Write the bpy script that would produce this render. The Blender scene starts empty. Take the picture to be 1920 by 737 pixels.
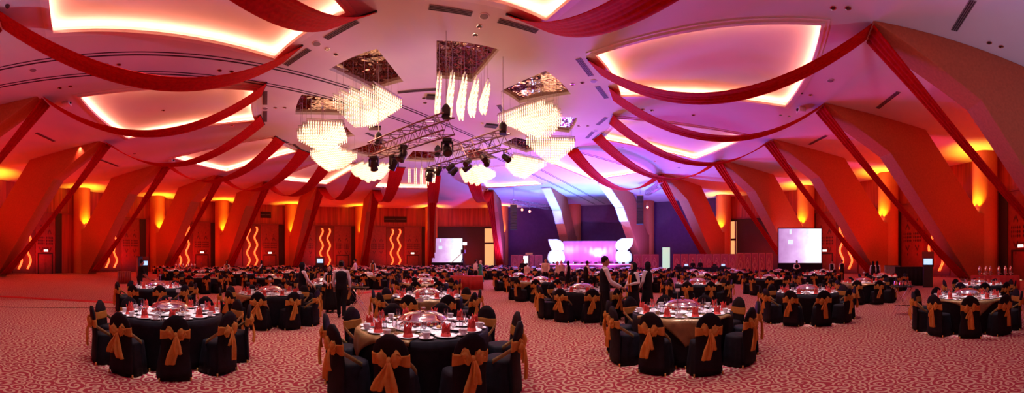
import bpy, math, random
from mathutils import Vector, Matrix
PI = math.pi
R = math.radians
random.seed(7)
sc = bpy.context.scene
col = sc.collection

# ---------------------------------------------------------------- camera (cylindrical panorama)
F, HY, EYE, ZC = 674.0, 487.0, 1.68, 10.53      # pixels per radian, horizon row, eye height, ceiling height
cd = bpy.data.cameras.new('camera'); cam = bpy.data.objects.new('camera', cd); col.objects.link(cam)
cam.location = (0, 0, EYE); cam.rotation_euler = (R(90), 0, 0)
CP = cd if hasattr(cd, 'central_cylindrical_radius') else cd.cycles
cd.type = 'PANO'; cd.clip_end = 300; cd.clip_start = 0.05
CP.panorama_type = 'CENTRAL_CYLINDRICAL'
CP.central_cylindrical_range_u_min = -960 / F
CP.central_cylindrical_range_u_max = 960 / F
CP.central_cylindrical_range_v_min = -(737 - HY) / F
CP.central_cylindrical_range_v_max = HY / F
CP.central_cylindrical_radius = 1.0
sc.camera = cam

# ---------------------------------------------------------------- world, exposure, large lights
sc.view_settings.view_transform = 'Standard'; sc.view_settings.look = 'None'
sc.view_settings.exposure = 0.0; sc.view_settings.gamma = 1.0
sc.view_settings.use_curve_mapping = False
sc.cycles.max_bounces = 6; sc.cycles.diffuse_bounces = 3; sc.cycles.glossy_bounces = 3
sc.cycles.transmission_bounces = 4; sc.cycles.transparent_max_bounces = 12
sc.cycles.sample_clamp_indirect = 4.0; sc.cycles.caustics_reflective = False; sc.cycles.caustics_refractive = False
w = bpy.data.worlds.new('world'); sc.world = w; w.use_nodes = True
w.node_tree.nodes['Background'].inputs[0].default_value = (0.02, 0.01, 0.02, 1)
w.node_tree.nodes['Background'].inputs[1].default_value = 0.3

CX, CY = -4.9, 23.0                               # centre of the round hall
RH, RC, RA, RW = 11.1, 20.75, 22.6, 38.5          # drape hooks, cove outer edge, beam tips, wall
def pol(a, r, z=0.0, t=0.0, dz=0.0):
    c, s = math.cos(R(a)), math.sin(R(a))
    return Vector((CX + c * r - s * t, CY + s * r + c * t, z + dz))
def atd(px, d, z=0.0):
    t = (px - 960) / F
    return Vector((math.sin(t) * d, math.cos(t) * d, z))
def atz(px, py, z):
    return atd(px, (z - EYE) * F / (HY - py), z)
def atpd(px, py, d):
    return atd(px, d, EYE + d * (HY - py) / F)
def wallpolar(px, rad=RW):
    t = (px - 960) / F; rx, ry = math.sin(t), math.cos(t)
    b = rx * CX + ry * CY; c = CX * CX + CY * CY - rad * rad
    d = b + math.sqrt(b * b - c)
    return math.degrees(math.atan2(ry * d - CY, rx * d - CX))

def lamp(kind, name, loc, power, color, size=0.1, aim=None, spot=90, blend=0.6, parent=None):
    l = bpy.data.lights.new(name, kind); l.energy = power; l.color = color
    if kind == 'AREA': l.size = size
    else: l.shadow_soft_size = size
    if kind == 'SPOT': l.spot_size = R(spot); l.spot_blend = blend
    o = bpy.data.objects.new(name, l); col.objects.link(o); o.location = loc
    if aim is not None:
        o.rotation_euler = (Vector(aim) - Vector(loc)).to_track_quat('-Z', 'Y').to_euler()
    if parent: o.parent = parent
    return o
RIBS = [-43, -24.4, -6.8, 10.5, 29.5, 48, 66.4, 85, 103.4, 121.5, 139.5, 157, 172.5, 190, 210, 231, 249]
RED = (1, 0.012, 0.006)
# red floor wash around the wall, aimed up over wall, beams and ceiling
for i in range(len(RIBS)):
    a0 = RIBS[i]; a1 = RIBS[i + 1] if i + 1 < len(RIBS) else 268
    m = (a0 + a1) / 2
    if 36 < m < 80: continue
    lamp('SPOT', 'red_wall_wash', pol(m, 35.0, 0.35), 1500, RED, 0.12, pol(m, 37.0, 6.0), 150, 1.0)
    lamp('SPOT', 'red_ceiling_wash', pol(m, 33.5, 0.35), 700 if (m < -20 or m > 225) else 1500, RED, 0.12, pol(m, 27.0, ZC), 150, 1.0)
for a in (-62, 268):
    lamp('SPOT', 'red_ceiling_wash', pol(a, 31, 0.35), 250, RED, 0.12, pol(a, 27.0, ZC), 150, 1.0)
for i in range(11, len(RIBS)):
    lamp('SPOT', 'added_red_floor_wash', pol(RIBS[i] - 5, 36.5, 6.5), 1300, RED, 0.1, pol(RIBS[i] - 5, 27, 0), 100, 1.0)  # red lamps added by the left columns to redden the floor
# violet and blue stage wash
for px, d in ((1000, 44), (1060, 46), (1120, 46), (1180, 43)):
    lamp('SPOT', 'stage_wash', atd(px, d, 1.4), 8500, (0.10, 0.20, 1.0), 0.2, atd(px, d - 4, ZC), 150, 1.0)
for px in (1075, 1135):
    lamp('SPOT', 'stage_magenta', atd(px, 40, 1.4), 4800, (0.80, 0.02, 0.85), 0.2, atd(px, 30, ZC), 140, 1.0)
# downlights over the tables (the recessed ceiling cans)
DOWN = [(-2, 3.0), (-10, 6.5), (7, 7), (15, 9), (-2, 9), (-16, 14), (0, 17), (10, 18), (-12, 22), (4, 26), (16, 22), (-20, 24),
        (-26, 10), (22, 12), (-8, 32), (8, 36), (20, 32), (-24, 34)]
for x, y in DOWN:
    near = math.hypot(x, y) < 16
    lamp('SPOT', 'downlight_beam', (x, y, ZC - 0.06), 900 if near else 430, (1.0, 0.74, 0.68) if near else ((1.0, 0.16, 0.10) if x < -15 else (1.0, 0.42, 0.34)), 0.06, (x, y, 0), 92, 0.9)
# unseen violet lamps added behind the camera to tint the near ceiling
for x, y in ((-12, -5), (-3, -6), (6, -6), (14, -3)):
    lamp('SPOT', 'added_violet_wash', (x, y, .3), 1150, (0.58, 0.60, 1.0), 0.2, (x * .9, y + 3, ZC), 95, 1.0)
# blue white beams from the stage truss on the two beams behind the stage
for a in (48, 66.4):
    q = pol(a, RA + 2.5, 8.6); lamp('SPOT', 'stage_beam', pol(a, RA - 9, 5.0), 5200, (0.35, 0.48, 1.0), 0.12, q, 30, 0.35)
for a in (44, 52, 66.4, 85):
    lamp('SPOT', 'stage_violet', pol(a - 4, RA + 7, .5), 4000, (0.34, 0.12, 1.0), 0.2, pol(a - 2, RA + 9, 8), 130, 1.0)

# ---------------------------------------------------------------- helpers
def link(o, parent=None):
    col.objects.link(o)
    if parent is not None: o.parent = parent
    return o
class MB:
    def __init__(s): s.v = []; s.f = []
    def add(s, vs, fs):
        n = len(s.v); s.v += [tuple(v) for v in vs]; s.f += [tuple(i + n for i in f) for f in fs]; return s
    def box(s, c, d, m=None):
        x, y, z = d[0] / 2, d[1] / 2, d[2] / 2
        vs = [Vector((a * x, b * y, e * z)) for a in (-1, 1) for b in (-1, 1) for e in (-1, 1)]
        if m is not None: vs = [m @ v for v in vs]
        c = Vector(c)
        return s.add([v + c for v in vs], [(0, 1, 3, 2), (4, 6, 7, 5), (0, 4, 5, 1), (2, 3, 7, 6), (0, 2, 6, 4), (1, 5, 7, 3)])
    def loft(s, rings, cap=True, closed=True):
        k = len(rings[0]); n = len(rings); vs = [p for r in rings for p in r]; fs = []
        for i in range(n - 1):
            for j in range(k if closed else k - 1):
                a, b = i * k + j, i * k + (j + 1) % k
                fs.append((a, b, b + k, a + k))
        if cap and closed: fs += [tuple(range(k - 1, -1, -1)), tuple((n - 1) * k + j for j in range(k))]
        return s.add(vs, fs)
    def lathe(s, prof, c=(0, 0, 0), n=24, sx=1, sy=1, cap=True):
        c = Vector(c)
        return s.loft([[c + Vector((r * sx * math.cos(2 * PI * j / n), r * sy * math.sin(2 * PI * j / n), z)) for j in range(n)] for r, z in prof], cap)
    def tube(s, pts, r, n=8, cap=True):
        pts = [Vector(p) for p in pts]; rings = []
        rr = r if isinstance(r, (list, tuple)) else [r] * len(pts)
        up = None
        for i, p in enumerate(pts):
            t = (pts[min(i + 1, len(pts) - 1)] - pts[max(i - 1, 0)]).normalized()
            if up is None: up = Vector((0, 0, 1)) if abs(t.z) < 0.9 else Vector((0, 1, 0))
            a = t.cross(up).normalized(); b = a.cross(t).normalized(); up = b
            rings.append([p + (a * math.cos(2 * PI * j / n) + b * math.sin(2 * PI * j / n)) * rr[i] for j in range(n)])
        return s.loft(rings, cap)
    def bar(s, p, q, w): return s.tube([p, q], w, 4)
    def prism(s, poly, vec):
        k = len(poly); vec = Vector(vec); a = [Vector(p) for p in poly]
        return s.add(a + [p + vec for p in a], [tuple(range(k - 1, -1, -1)), tuple(range(k, 2 * k))] + [(i, (i + 1) % k, k + (i + 1) % k, k + i) for i in range(k)])
    def sheet(s, fn, nu, nv, th=0.0):
        g = [[Vector(fn(i / nu, j / nv)) for j in range(nv + 1)] for i in range(nu + 1)]
        k = nv + 1
        vs = [p for r in g for p in r]; fs = [(i * k + j, i * k + j + 1, (i + 1) * k + j + 1, (i + 1) * k + j) for i in range(nu) for j in range(nv)]
        s.add(vs, fs)
        return s
    def build(s, name, mat, parent=None, smooth=False, label=None):
        me = bpy.data.meshes.new(name); me.from_pydata(s.v, [], s.f); me.validate(); me.update()
        if smooth is True: me.shade_smooth()
        o = link(bpy.data.objects.new(name, me), parent)
        for m in (mat if isinstance(mat, (list, tuple)) else [mat]): me.materials.append(m)
        if smooth == 'auto':
            me.shade_smooth(); me.set_sharp_from_angle(angle=R(38))
        if label: o['label'] = label
        return o
    def solid(s, name, mat, th, parent=None, smooth=True, label=None):
        o = s.build(name, mat, parent, smooth, label)
        md = o.modifiers.new('thickness', 'SOLIDIFY'); md.thickness = th; md.offset = 0
        return o
def ell(c, rad, n=12, m=8, rot=None):
    vs, rings = [], []
    for i in range(m + 1):
        t = PI * i / m; t = min(max(t, 0.02), PI - 0.02)
        ring = []
        for j in range(n):
            p = Vector((rad[0] * math.sin(t) * math.cos(2 * PI * j / n), rad[1] * math.sin(t) * math.sin(2 * PI * j / n), -rad[2] * math.cos(t)))
            if rot is not None: p = rot @ p
            ring.append(p + Vector(c))
        rings.append(ring)
    return rings
def tag(o, label=None, cat=None, group=None, kind=None):
    if label: o['label'] = label
    if cat: o['category'] = cat
    if group: o['group'] = group
    if kind: o['kind'] = kind
    return o
def empty(name, loc, rz=0.0):
    o = bpy.data.objects.new(name, None); o.empty_display_size = 0.1; link(o)
    o.location = loc; o.rotation_euler = (0, 0, rz); return o
KIDS = {}
def copy_tree(o, parent=None, skip=()):
    c = o.copy(); col.objects.link(c); c.parent = parent
    if 'label' in c and parent is None: del c['label']
    for ch in KIDS.setdefault(o.name, [k for k in o.children]):
        if ch.name.split('.')[0] not in skip: copy_tree(ch, c, skip)
    return c
def struct(o): o['kind'] = 'structure'; return o

# ---------------------------------------------------------------- materials
def mat(name, color, rough=0.6, metal=0.0, emit=None, es=0.0, vary=0.12, scale=6.0, bump=0.0, alpha=1.0, sheen=0.0, trans=0.0, nosample=False, spec=None):
    m = bpy.data.materials.new(name); m.use_nodes = True; nt = m.node_tree; b = nt.nodes['Principled BSDF']
    b.inputs['Roughness'].default_value = rough; b.inputs['Metallic'].default_value = metal
    tc = nt.nodes.new('ShaderNodeTexCoord')
    no = nt.nodes.new('ShaderNodeTexNoise'); no.inputs['Scale'].default_value = scale; no.inputs['Detail'].default_value = 3
    nt.links.new(tc.outputs['Object'], no.inputs['Vector'])
    cr = nt.nodes.new('ShaderNodeValToRGB')
    cr.color_ramp.elements[0].position = 0.3; cr.color_ramp.elements[1].position = 0.7
    cr.color_ramp.elements[0].color = tuple(c * (1 - vary) for c in color[:3]) + (1,)
    cr.color_ramp.elements[1].color = tuple(min(1, c * (1 + vary)) for c in color[:3]) + (1,)
    nt.links.new(no.outputs['Fac'], cr.inputs['Fac']); nt.links.new(cr.outputs['Color'], b.inputs['Base Color'])
    if bump:
        bn = nt.nodes.new('ShaderNodeBump'); bn.inputs['Strength'].default_value = bump; bn.inputs['Distance'].default_value = 0.02
        nt.links.new(no.outputs['Fac'], bn.inputs['Height']); nt.links.new(bn.outputs['Normal'], b.inputs['Normal'])
    if emit: b.inputs['Emission Color'].default_value = tuple(emit) + (1,); b.inputs['Emission Strength'].default_value = es
    if alpha < 1: b.inputs['Alpha'].default_value = alpha
    if sheen: b.inputs['Sheen Weight'].default_value = sheen
    if trans: b.inputs['Transmission Weight'].default_value = trans; b.inputs['IOR'].default_value = 1.3
    if spec is not None: b.inputs['Specular IOR Level'].default_value = spec
    if nosample: (m.cycles if hasattr(m, 'cycles') else m).emission_sampling = 'NONE'
    return m
M = dict(
    truss_alu=mat('dull_aluminium', (0.30, 0.24, 0.25), 0.35, 0.9),
    ceiling=mat('ceiling_paint', (0.74, 0.70, 0.72), 0.8, vary=0.03, scale=0.6),
    trim=mat('cove_trim', (0.85, 0.80, 0.80), 0.6, vary=0.02),
    beam=mat('beam_suede', (0.50, 0.15, 0.065), 0.75, vary=0.10, scale=9, bump=0.1),
    wood_red=mat('red_wood', (0.26, 0.028, 0.018), 0.45, vary=0.15, scale=3),
    dark=mat('dark_recess', (0.035, 0.012, 0.012), 0.7),
    dark_metal=mat('black_metal', (0.02, 0.02, 0.022), 0.4, 0.3),
    column=mat('column_plaster', (0.58, 0.17, 0.06), 0.6, vary=0.05),
    curtain=mat('purple_wall_cloth', (0.10, 0.035, 0.10), 0.85, vary=0.1, scale=2),
    drape=mat('red_drape', (0.45, 0.004, 0.003), 0.8, vary=0.2, scale=8, spec=.1),
    led=mat('warm_led', (1, 0.7, 0.3), emit=(1, 0.32, 0.18), es=85),
    neon=mat('orange_neon', (1, 0.3, 0.1), emit=(1, 0.06, 0.010), es=6.5),
    neon_back=mat('red_mirror_panel', (0.14, 0.015, 0.012), 0.5, vary=0.1),
    rods=mat('lit_glass_rods', (1, 0.9, 0.7), 0.2, emit=(1, 0.80, 0.45), es=1.9, nosample=True),
    chrome=mat('chrome', (0.80, 0.78, 0.78), 0.08, 1.0, vary=0.03),
    steel=mat('brushed_steel', (0.55, 0.5, 0.5), 0.3, 1.0),
    grey=mat('grey_plastic', (0.22, 0.18, 0.2), 0.6),
    slot=mat('dark_slot', (0.03, 0.015, 0.02), 0.8),
    black_cloth=mat('black_cloth', (0.008, 0.006, 0.011), 0.7, vary=0.3, scale=14, bump=0.15, spec=.15),
    china=mat('white_china', (0.86, 0.84, 0.86), 0.25, vary=0.02),
    napkin=mat('red_napkin', (0.58, 0.035, 0.028), 0.7, vary=0.12, scale=30),
    bronze=mat('bronze_satin', (0.26, 0.15, 0.06), 0.35, 0.25, vary=0.25, scale=9, bump=0.1),
    gold=mat('gold_leg', (0.75, 0.42, 0.12), 0.3, 0.8),
    sash_in=mat('olive_gold_ribbon', (0.30, 0.20, 0.07), 0.4, 0.3, vary=0.25, scale=20),
    white=mat('white_plastic', (0.8, 0.78, 0.8), 0.5),
    glow_white=mat('lit_white', (1, 1, 1), emit=(0.85, 0.9, 1.0), es=2.2),
    pink_cloth=mat('pink_backdrop', (0.85, 0.45, 0.85), 0.8, vary=0.03),
    skin=mat('skin', (0.42, 0.20, 0.12), 0.5, vary=0.05),
    skin_light=mat('light_skin', (0.60, 0.33, 0.22), 0.5, vary=0.05),
    lips=mat('lip_skin', (0.34, 0.13, 0.10), 0.5),
    hair=mat('black_hair', (0.009, 0.007, 0.007), 0.6, spec=.2, vary=0.4, scale=60, bump=0.4),
    shirt=mat('white_shirt', (0.82, 0.80, 0.84), 0.7, vary=0.03, scale=20, bump=0.2),
    vest=mat('black_vest', (0.010, 0.008, 0.013), 0.8, bump=0.1, spec=.15),
    trousers=mat('black_trousers', (0.008, 0.007, 0.010), 0.8, bump=0.1, spec=.15),
    shoe=mat('black_shoe', (0.01, 0.01, 0.01), 0.3),
    green=mat('green_dress', (0.02, 0.28, 0.12), 0.7),
    cream=mat('cream_cloth', (0.75, 0.62, 0.48), 0.7),
    pinkscarf=mat('pink_headscarf', (0.75, 0.35, 0.45), 0.7),
    orange=mat('orange_sash', (0.80, 0.22, 0.04), 0.6),
    redcloth=mat('red_table_cloth', (0.50, 0.03, 0.03), 0.7, bump=0.1),
    bread=mat('bread', (0.80, 0.48, 0.20), 0.8, vary=0.2, scale=30, bump=0.3),
    water=mat('dark_glass', (0.05, 0.02, 0.02), 0.1),
)
def organza():
    m = bpy.data.materials.new('orange_organza'); m.use_nodes = True; nt = m.node_tree; nt.nodes.clear()
    out = nt.nodes.new('ShaderNodeOutputMaterial'); mx = nt.nodes.new('ShaderNodeMixShader'); m2 = nt.nodes.new('ShaderNodeMixShader')
    d = nt.nodes.new('ShaderNodeBsdfDiffuse'); t = nt.nodes.new('ShaderNodeBsdfTranslucent'); tr = nt.nodes.new('ShaderNodeBsdfTransparent')
    tc = nt.nodes.new('ShaderNodeTexCoord'); no = nt.nodes.new('ShaderNodeTexNoise'); no.inputs['Scale'].default_value = 25
    nt.links.new(tc.outputs['Object'], no.inputs['Vector'])
    cr = nt.nodes.new('ShaderNodeValToRGB'); cr.color_ramp.elements[0].color = (0.85, 0.38, 0.07, 1); cr.color_ramp.elements[1].color = (1.0, 0.62, 0.20, 1)
    nt.links.new(no.outputs['Fac'], cr.inputs['Fac'])
    nt.links.new(cr.outputs[0], d.inputs[0]); nt.links.new(cr.outputs[0], t.inputs[0]); tr.inputs[0].default_value = (1, 0.75, 0.5, 1)
    m2.inputs[0].default_value = 0.35; nt.links.new(d.outputs[0], m2.inputs[1]); nt.links.new(t.outputs[0], m2.inputs[2])
    mx.inputs[0].default_value = 0.36; nt.links.new(m2.outputs[0], mx.inputs[1]); nt.links.new(tr.outputs[0], mx.inputs[2])
    nt.links.new(mx.outputs[0], out.inputs[0]); return m
M['organza'] = organza()
def glassmat():
    m = bpy.data.materials.new('clear_glass'); m.use_nodes = True; nt = m.node_tree; nt.nodes.clear()
    out = nt.nodes.new('ShaderNodeOutputMaterial'); mx = nt.nodes.new('ShaderNodeMixShader')
    g = nt.nodes.new('ShaderNodeBsdfGlossy'); tr = nt.nodes.new('ShaderNodeBsdfTransparent'); lw = nt.nodes.new('ShaderNodeLayerWeight')
    lw.inputs[0].default_value = 0.35; g.inputs['Roughness'].default_value = 0.05; tr.inputs[0].default_value = (0.93, 0.9, 0.93, 1)
    nt.links.new(lw.outputs['Facing'], mx.inputs[0]); nt.links.new(tr.outputs[0], mx.inputs[1]); nt.links.new(g.outputs[0], mx.inputs[2])
    nt.links.new(mx.outputs[0], out.inputs[0]); return m
M['glass'] = glassmat()
def mirrormat():
    m = bpy.data.materials.new('rippled_mirror'); m.use_nodes = True; nt = m.node_tree; b = nt.nodes['Principled BSDF']
    b.inputs['Metallic'].default_value = 1; b.inputs['Roughness'].default_value = 0.06; b.inputs['Base Color'].default_value = (0.40, 0.24, 0.20, 1)
    tc = nt.nodes.new('ShaderNodeTexCoord'); no = nt.nodes.new('ShaderNodeTexNoise'); no.inputs['Scale'].default_value = 1.6; no.inputs['Detail'].default_value = 2
    bn = nt.nodes.new('ShaderNodeBump'); bn.inputs['Strength'].default_value = 0.35; bn.inputs['Distance'].default_value = 0.25
    nt.links.new(tc.outputs['Object'], no.inputs['Vector']); nt.links.new(no.outputs['Fac'], bn.inputs['Height']); nt.links.new(bn.outputs['Normal'], b.inputs['Normal'])
    return m
M['mirror'] = mirrormat()
def carpetmat():
    m = bpy.data.materials.new('swirl_carpet'); m.use_nodes = True; nt = m.node_tree; b = nt.nodes['Principled BSDF']
    b.inputs['Roughness'].default_value = 0.95
    N = nt.nodes.new; L = nt.links.new
    def mth(op, a, c=None):
        n = N('ShaderNodeMath'); n.operation = op
        for i, v in enumerate((a, c)):
            if v is None: continue
            if isinstance(v, (int, float)): n.inputs[i].default_value = v
            else: L(v, n.inputs[i])
        return n.outputs[0]
    tc = N('ShaderNodeTexCoord')
    def swirl(scale, freq, off):
        mp = N('ShaderNodeMapping'); mp.inputs['Scale'].default_value = (scale, scale, 0); mp.inputs['Location'].default_value = (off, off * 0.7, 0)
        dn = N('ShaderNodeTexNoise'); dn.inputs['Scale'].default_value = 2.2; dn.inputs['Detail'].default_value = 1; L(tc.outputs['Object'], dn.inputs['Vector'])
        ds = N('ShaderNodeVectorMath'); ds.operation = 'SCALE'; ds.inputs['Scale'].default_value = .22; L(dn.outputs['Color'], ds.inputs[0])
        da = N('ShaderNodeVectorMath'); da.operation = 'ADD'; L(tc.outputs['Object'], da.inputs[0]); L(ds.outputs[0], da.inputs[1])
        L(da.outputs[0], mp.inputs[0])
        vo = N('ShaderNodeTexVoronoi'); vo.voronoi_dimensions = '2D'; vo.inputs['Scale'].default_value = 1; vo.inputs['Randomness'].default_value = 0.75
        L(mp.outputs[0], vo.inputs['Vector'])
        sub = N('ShaderNodeVectorMath'); sub.operation = 'SUBTRACT'; L(mp.outputs[0], sub.inputs[0]); L(vo.outputs['Position'], sub.inputs[1])
        sp = N('ShaderNodeSeparateXYZ'); L(sub.outputs[0], sp.inputs[0])
        ang = mth('ARCTAN2', sp.outputs[1], sp.outputs[0])
        ph = mth('ADD', mth('MULTIPLY', vo.outputs['Distance'], freq * 2 * PI), ang)
        return mth('SINE', ph)
    s = swirl(5.2, 2.3, 0.0)
    cr = N('ShaderNodeValToRGB'); cr.color_ramp.elements[0].position = 0.28; cr.color_ramp.elements[1].position = 0.50
    cr.color_ramp.elements[0].color = (0.80, 0.57, 0.40, 1); cr.color_ramp.elements[1].color = (0.46, 0.035, 0.065, 1)
    L(mth('ADD', mth('MULTIPLY', s, 0.5), 0.5), cr.inputs[0])
    no = N('ShaderNodeTexNoise'); no.inputs['Scale'].default_value = 90; L(tc.outputs['Object'], no.inputs['Vector'])
    mx = N('ShaderNodeMixRGB'); mx.blend_type = 'MULTIPLY'; mx.inputs[0].default_value = 0.35; L(cr.outputs[0], mx.inputs[1]); L(no.outputs['Fac'], mx.inputs[2])
    L(mx.outputs[0], b.inputs['Base Color'])
    return m
M['carpet'] = carpetmat()
def rodmat():
    m = bpy.data.materials.new('lit_glass_rod'); m.use_nodes = True; nt = m.node_tree; b = nt.nodes['Principled BSDF']
    tc = nt.nodes.new('ShaderNodeTexCoord'); sp = nt.nodes.new('ShaderNodeSeparateXYZ'); nt.links.new(tc.outputs['Object'], sp.inputs[0])
    m1 = nt.nodes.new('ShaderNodeMath'); m1.operation = 'MULTIPLY'; m1.inputs[1].default_value = 2 * PI / .155; nt.links.new(sp.outputs[2], m1.inputs[0])
    m2 = nt.nodes.new('ShaderNodeMath'); m2.operation = 'SINE'; nt.links.new(m1.outputs[0], m2.inputs[0])
    mr = nt.nodes.new('ShaderNodeMapRange'); mr.inputs[1].default_value = -1; mr.inputs[2].default_value = .4; mr.inputs[3].default_value = .30; mr.inputs[4].default_value = 1.9
    nt.links.new(m2.outputs[0], mr.inputs[0]); nt.links.new(mr.outputs[0], b.inputs['Emission Strength'])
    b.inputs['Emission Color'].default_value = (1, .78, .50, 1); b.inputs['Base Color'].default_value = (.8, .6, .4, 1)
    (m.cycles if hasattr(m, 'cycles') else m).emission_sampling = 'NONE'
    return m
M['rods'] = rodmat()
M['redstrip'] = mat('plain_red_carpet', (.62, .02, .02), .95)
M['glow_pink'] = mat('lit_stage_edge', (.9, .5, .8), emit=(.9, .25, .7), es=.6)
def woodwall():
    m = bpy.data.materials.new('wood_wall_panels'); m.use_nodes = True; nt = m.node_tree; b = nt.nodes['Principled BSDF']
    b.inputs['Roughness'].default_value = 0.5
    tc = nt.nodes.new('ShaderNodeTexCoord'); mp = nt.nodes.new('ShaderNodeMapping'); mp.inputs['Scale'].default_value = (1.2, 1.2, 0.05)
    no = nt.nodes.new('ShaderNodeTexNoise'); no.inputs['Scale'].default_value = 3; no.inputs['Detail'].default_value = 6
    cr = nt.nodes.new('ShaderNodeValToRGB'); cr.color_ramp.elements[0].color = (0.28, 0.028, 0.016, 1); cr.color_ramp.elements[1].color = (0.56, 0.065, 0.035, 1)
    cr.color_ramp.elements[0].position = 0.35; cr.color_ramp.elements[1].position = 0.65
    nt.links.new(tc.outputs['Object'], mp.inputs[0]); nt.links.new(mp.outputs[0], no.inputs['Vector']); nt.links.new(no.outputs['Fac'], cr.inputs[0]); nt.links.new(cr.outputs[0], b.inputs['Base Color'])
    return m
M['wood'] = woodwall()

# ---------------------------------------------------------------- floor, walls, ceiling
def arcpts(a0, a1, r, z, n): return [pol(a0 + (a1 - a0) * i / n, r, z) for i in range(n + 1)]
fl = MB(); n = 120
fl.add([pol(0, 0)] + [pol(360 * i / n, 40) for i in range(n)], [(0, 1 + i, 1 + (i + 1) % n) for i in range(n)])
struct(fl.build('floor', M['carpet']))
COVES = [(-43.2, -22.7), (-7.3, 12.6), (31, 49), (66, 85), (104.5, 123), (139.5, 156.8), (174, 193), (210, 230.3), (246, 266), (281.5, 302)]
MIRC = [-35.3, 2.5, 39, 75, 112, 149, -174 + 360, 222, 257.4, 290.6]
MIRC = [a for a in MIRC]
MH = 8.6
def norm(a): return a % 360
br = set()
for a0, a1 in COVES: br |= {round(norm(a0), 3), round(norm(a1), 3)}
for a in MIRC: br |= {round(norm(a - MH), 3), round(norm(a + MH), 3)}
br |= {float(i) for i in range(0, 360, 2)}
br = sorted(br); keep = []
important = {round(norm(x), 3) for c in COVES for x in c} | {round(norm(a + s * MH), 3) for a in MIRC for s in (-1, 1)}
for b in br:
    if b in important or all(abs(b - k) > 0.4 for k in important): keep.append(b)
br = keep
def inside(a, lo, hi): 
    a = norm(a - lo); return a < norm(hi - lo)
ce = MB(); bands = [0.05, 5.95, 9.0, 11.6, 20.75, 39.2]
for bi in range(5):
    r0, r1 = bands[bi], bands[bi + 1]
    sub = max(1, int((r1 - r0) / 3))
    for i, a in enumerate(br):
        b = br[(i + 1) % len(br)]; b = b if b > a else b + 360; m = (a + b) / 2
        if bi == 1 and any(inside(m, c - MH, c + MH) for c in MIRC): continue
        if bi == 3 and any(inside(m, *c) for c in COVES): continue
        for k in range(sub):
            q0 = r0 + (r1 - r0) * k / sub; q1 = r0 + (r1 - r0) * (k + 1) / sub
            ce.add([pol(a, q0, ZC), pol(b, q0, ZC), pol(b, q1, ZC), pol(a, q1, ZC)], [(0, 1, 2, 3)])
struct(ce.build('ceiling', M['ceiling']))
def wallseg(name, a0, a1, m, r=RW, z0=0.0, z1=ZC, n=None):
    n = n or max(2, int((a1 - a0) / 2)); b = MB()
    for i in range(n):
        x0, x1 = a0 + (a1 - a0) * i / n, a0 + (a1 - a0) * (i + 1) / n
        b.add([pol(x0, r, z0), pol(x1, r, z0), pol(x1, r, z1), pol(x0, r, z1), pol(x0, r + .3, z0), pol(x1, r + .3, z0), pol(x1, r + .3, z1), pol(x0, r + .3, z1)],
              [(0, 1, 2, 3), (4, 7, 6, 5), (3, 2, 6, 7)])
    return struct(b.build(name, m))
wallseg('wall_right', -62, 30.5, M['wood']); wallseg('wall_stage', 30.5, 84.5, M['curtain'])
wallseg('wall_back', 84.5, 150, M['wood']); wallseg('wall_left', 150, 268, M['wood']); wallseg('wall_front', 268, 298, M['wood'])
def arcbox(b, a0, a1, r0, r1, z0, z1, n=None):
    n = n or max(1, int(abs(a1 - a0) / 2)); rings = []
    for i in range(n + 1):
        a = a0 + (a1 - a0) * i / n
        rings.append([pol(a, r0, z0), pol(a, r1, z0), pol(a, r1, z1), pol(a, r0, z1)])
    b.loft(rings); return b
# recessed light coves
for ci, (a0, a1) in enumerate(COVES):
    r0, r1 = 11.6, 20.75; lip = 0.05; up = 0.34; w = 0.32
    def da(r, ww): return math.degrees(ww / r)
    n = 12
    def outline(off, z):
        pts = []
        for i in range(n + 1): a = a0 - da(r0, off) + (a1 - a0 + 2 * da(r0, off)) * i / n; pts.append(pol(a, r0 - off, z))
        for i in range(1, 8): pass
        for i in range(n + 1): a = a1 + da(r1, off) - (a1 - a0 + 2 * da(r1, off)) * i / n; pts.append(pol(a, r1 + off, z))
        return pts
    b = MB(); o1 = outline(0, ZC); o2 = outline(0, ZC + lip); o3 = outline(w, ZC + lip); o4 = outline(w, ZC + up)
    b.loft([o1, o2, o3, o4], cap=False)
    k = n + 1
    for i in range(n):   # soffit of the recess
        b.add([o4[i], o4[i + 1], o4[2 * k - 2 - i], o4[2 * k - 1 - i]], [(0, 1, 2, 3)])
    struct(b.build('ceiling_cove', M['ceiling']))
    t = MB(); q0 = outline(0.0, ZC); q1 = outline(0.0, ZC - .07); q2 = outline(.13, ZC - .07); q3 = outline(.13, ZC - .03); q4 = outline(.30, ZC - .03); q5 = outline(.30, ZC)
    t.loft([q0, q1, q2, q3, q4, q5], cap=False)
    struct(t.build('ceiling_trim', M['trim']))
    led = MB(); e = outline(0.12, ZC + lip + .02); e2 = outline(0.12, ZC + lip + .055); e3 = outline(0.16, ZC + lip + .055)
    led.loft([e, e2, e3], cap=False)
    tag(led.build('cove_light_strip', M['led']), 'warm light strip hidden round the edge of the ' + ['near right', 'second right', 'third right, nearest the stage', 'far right of centre', 'far left of centre', 'third left', 'second left', 'first full left', 'top left', 'top centre'][ci] + ' ceiling recess', 'light', 'cove light strips')
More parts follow.
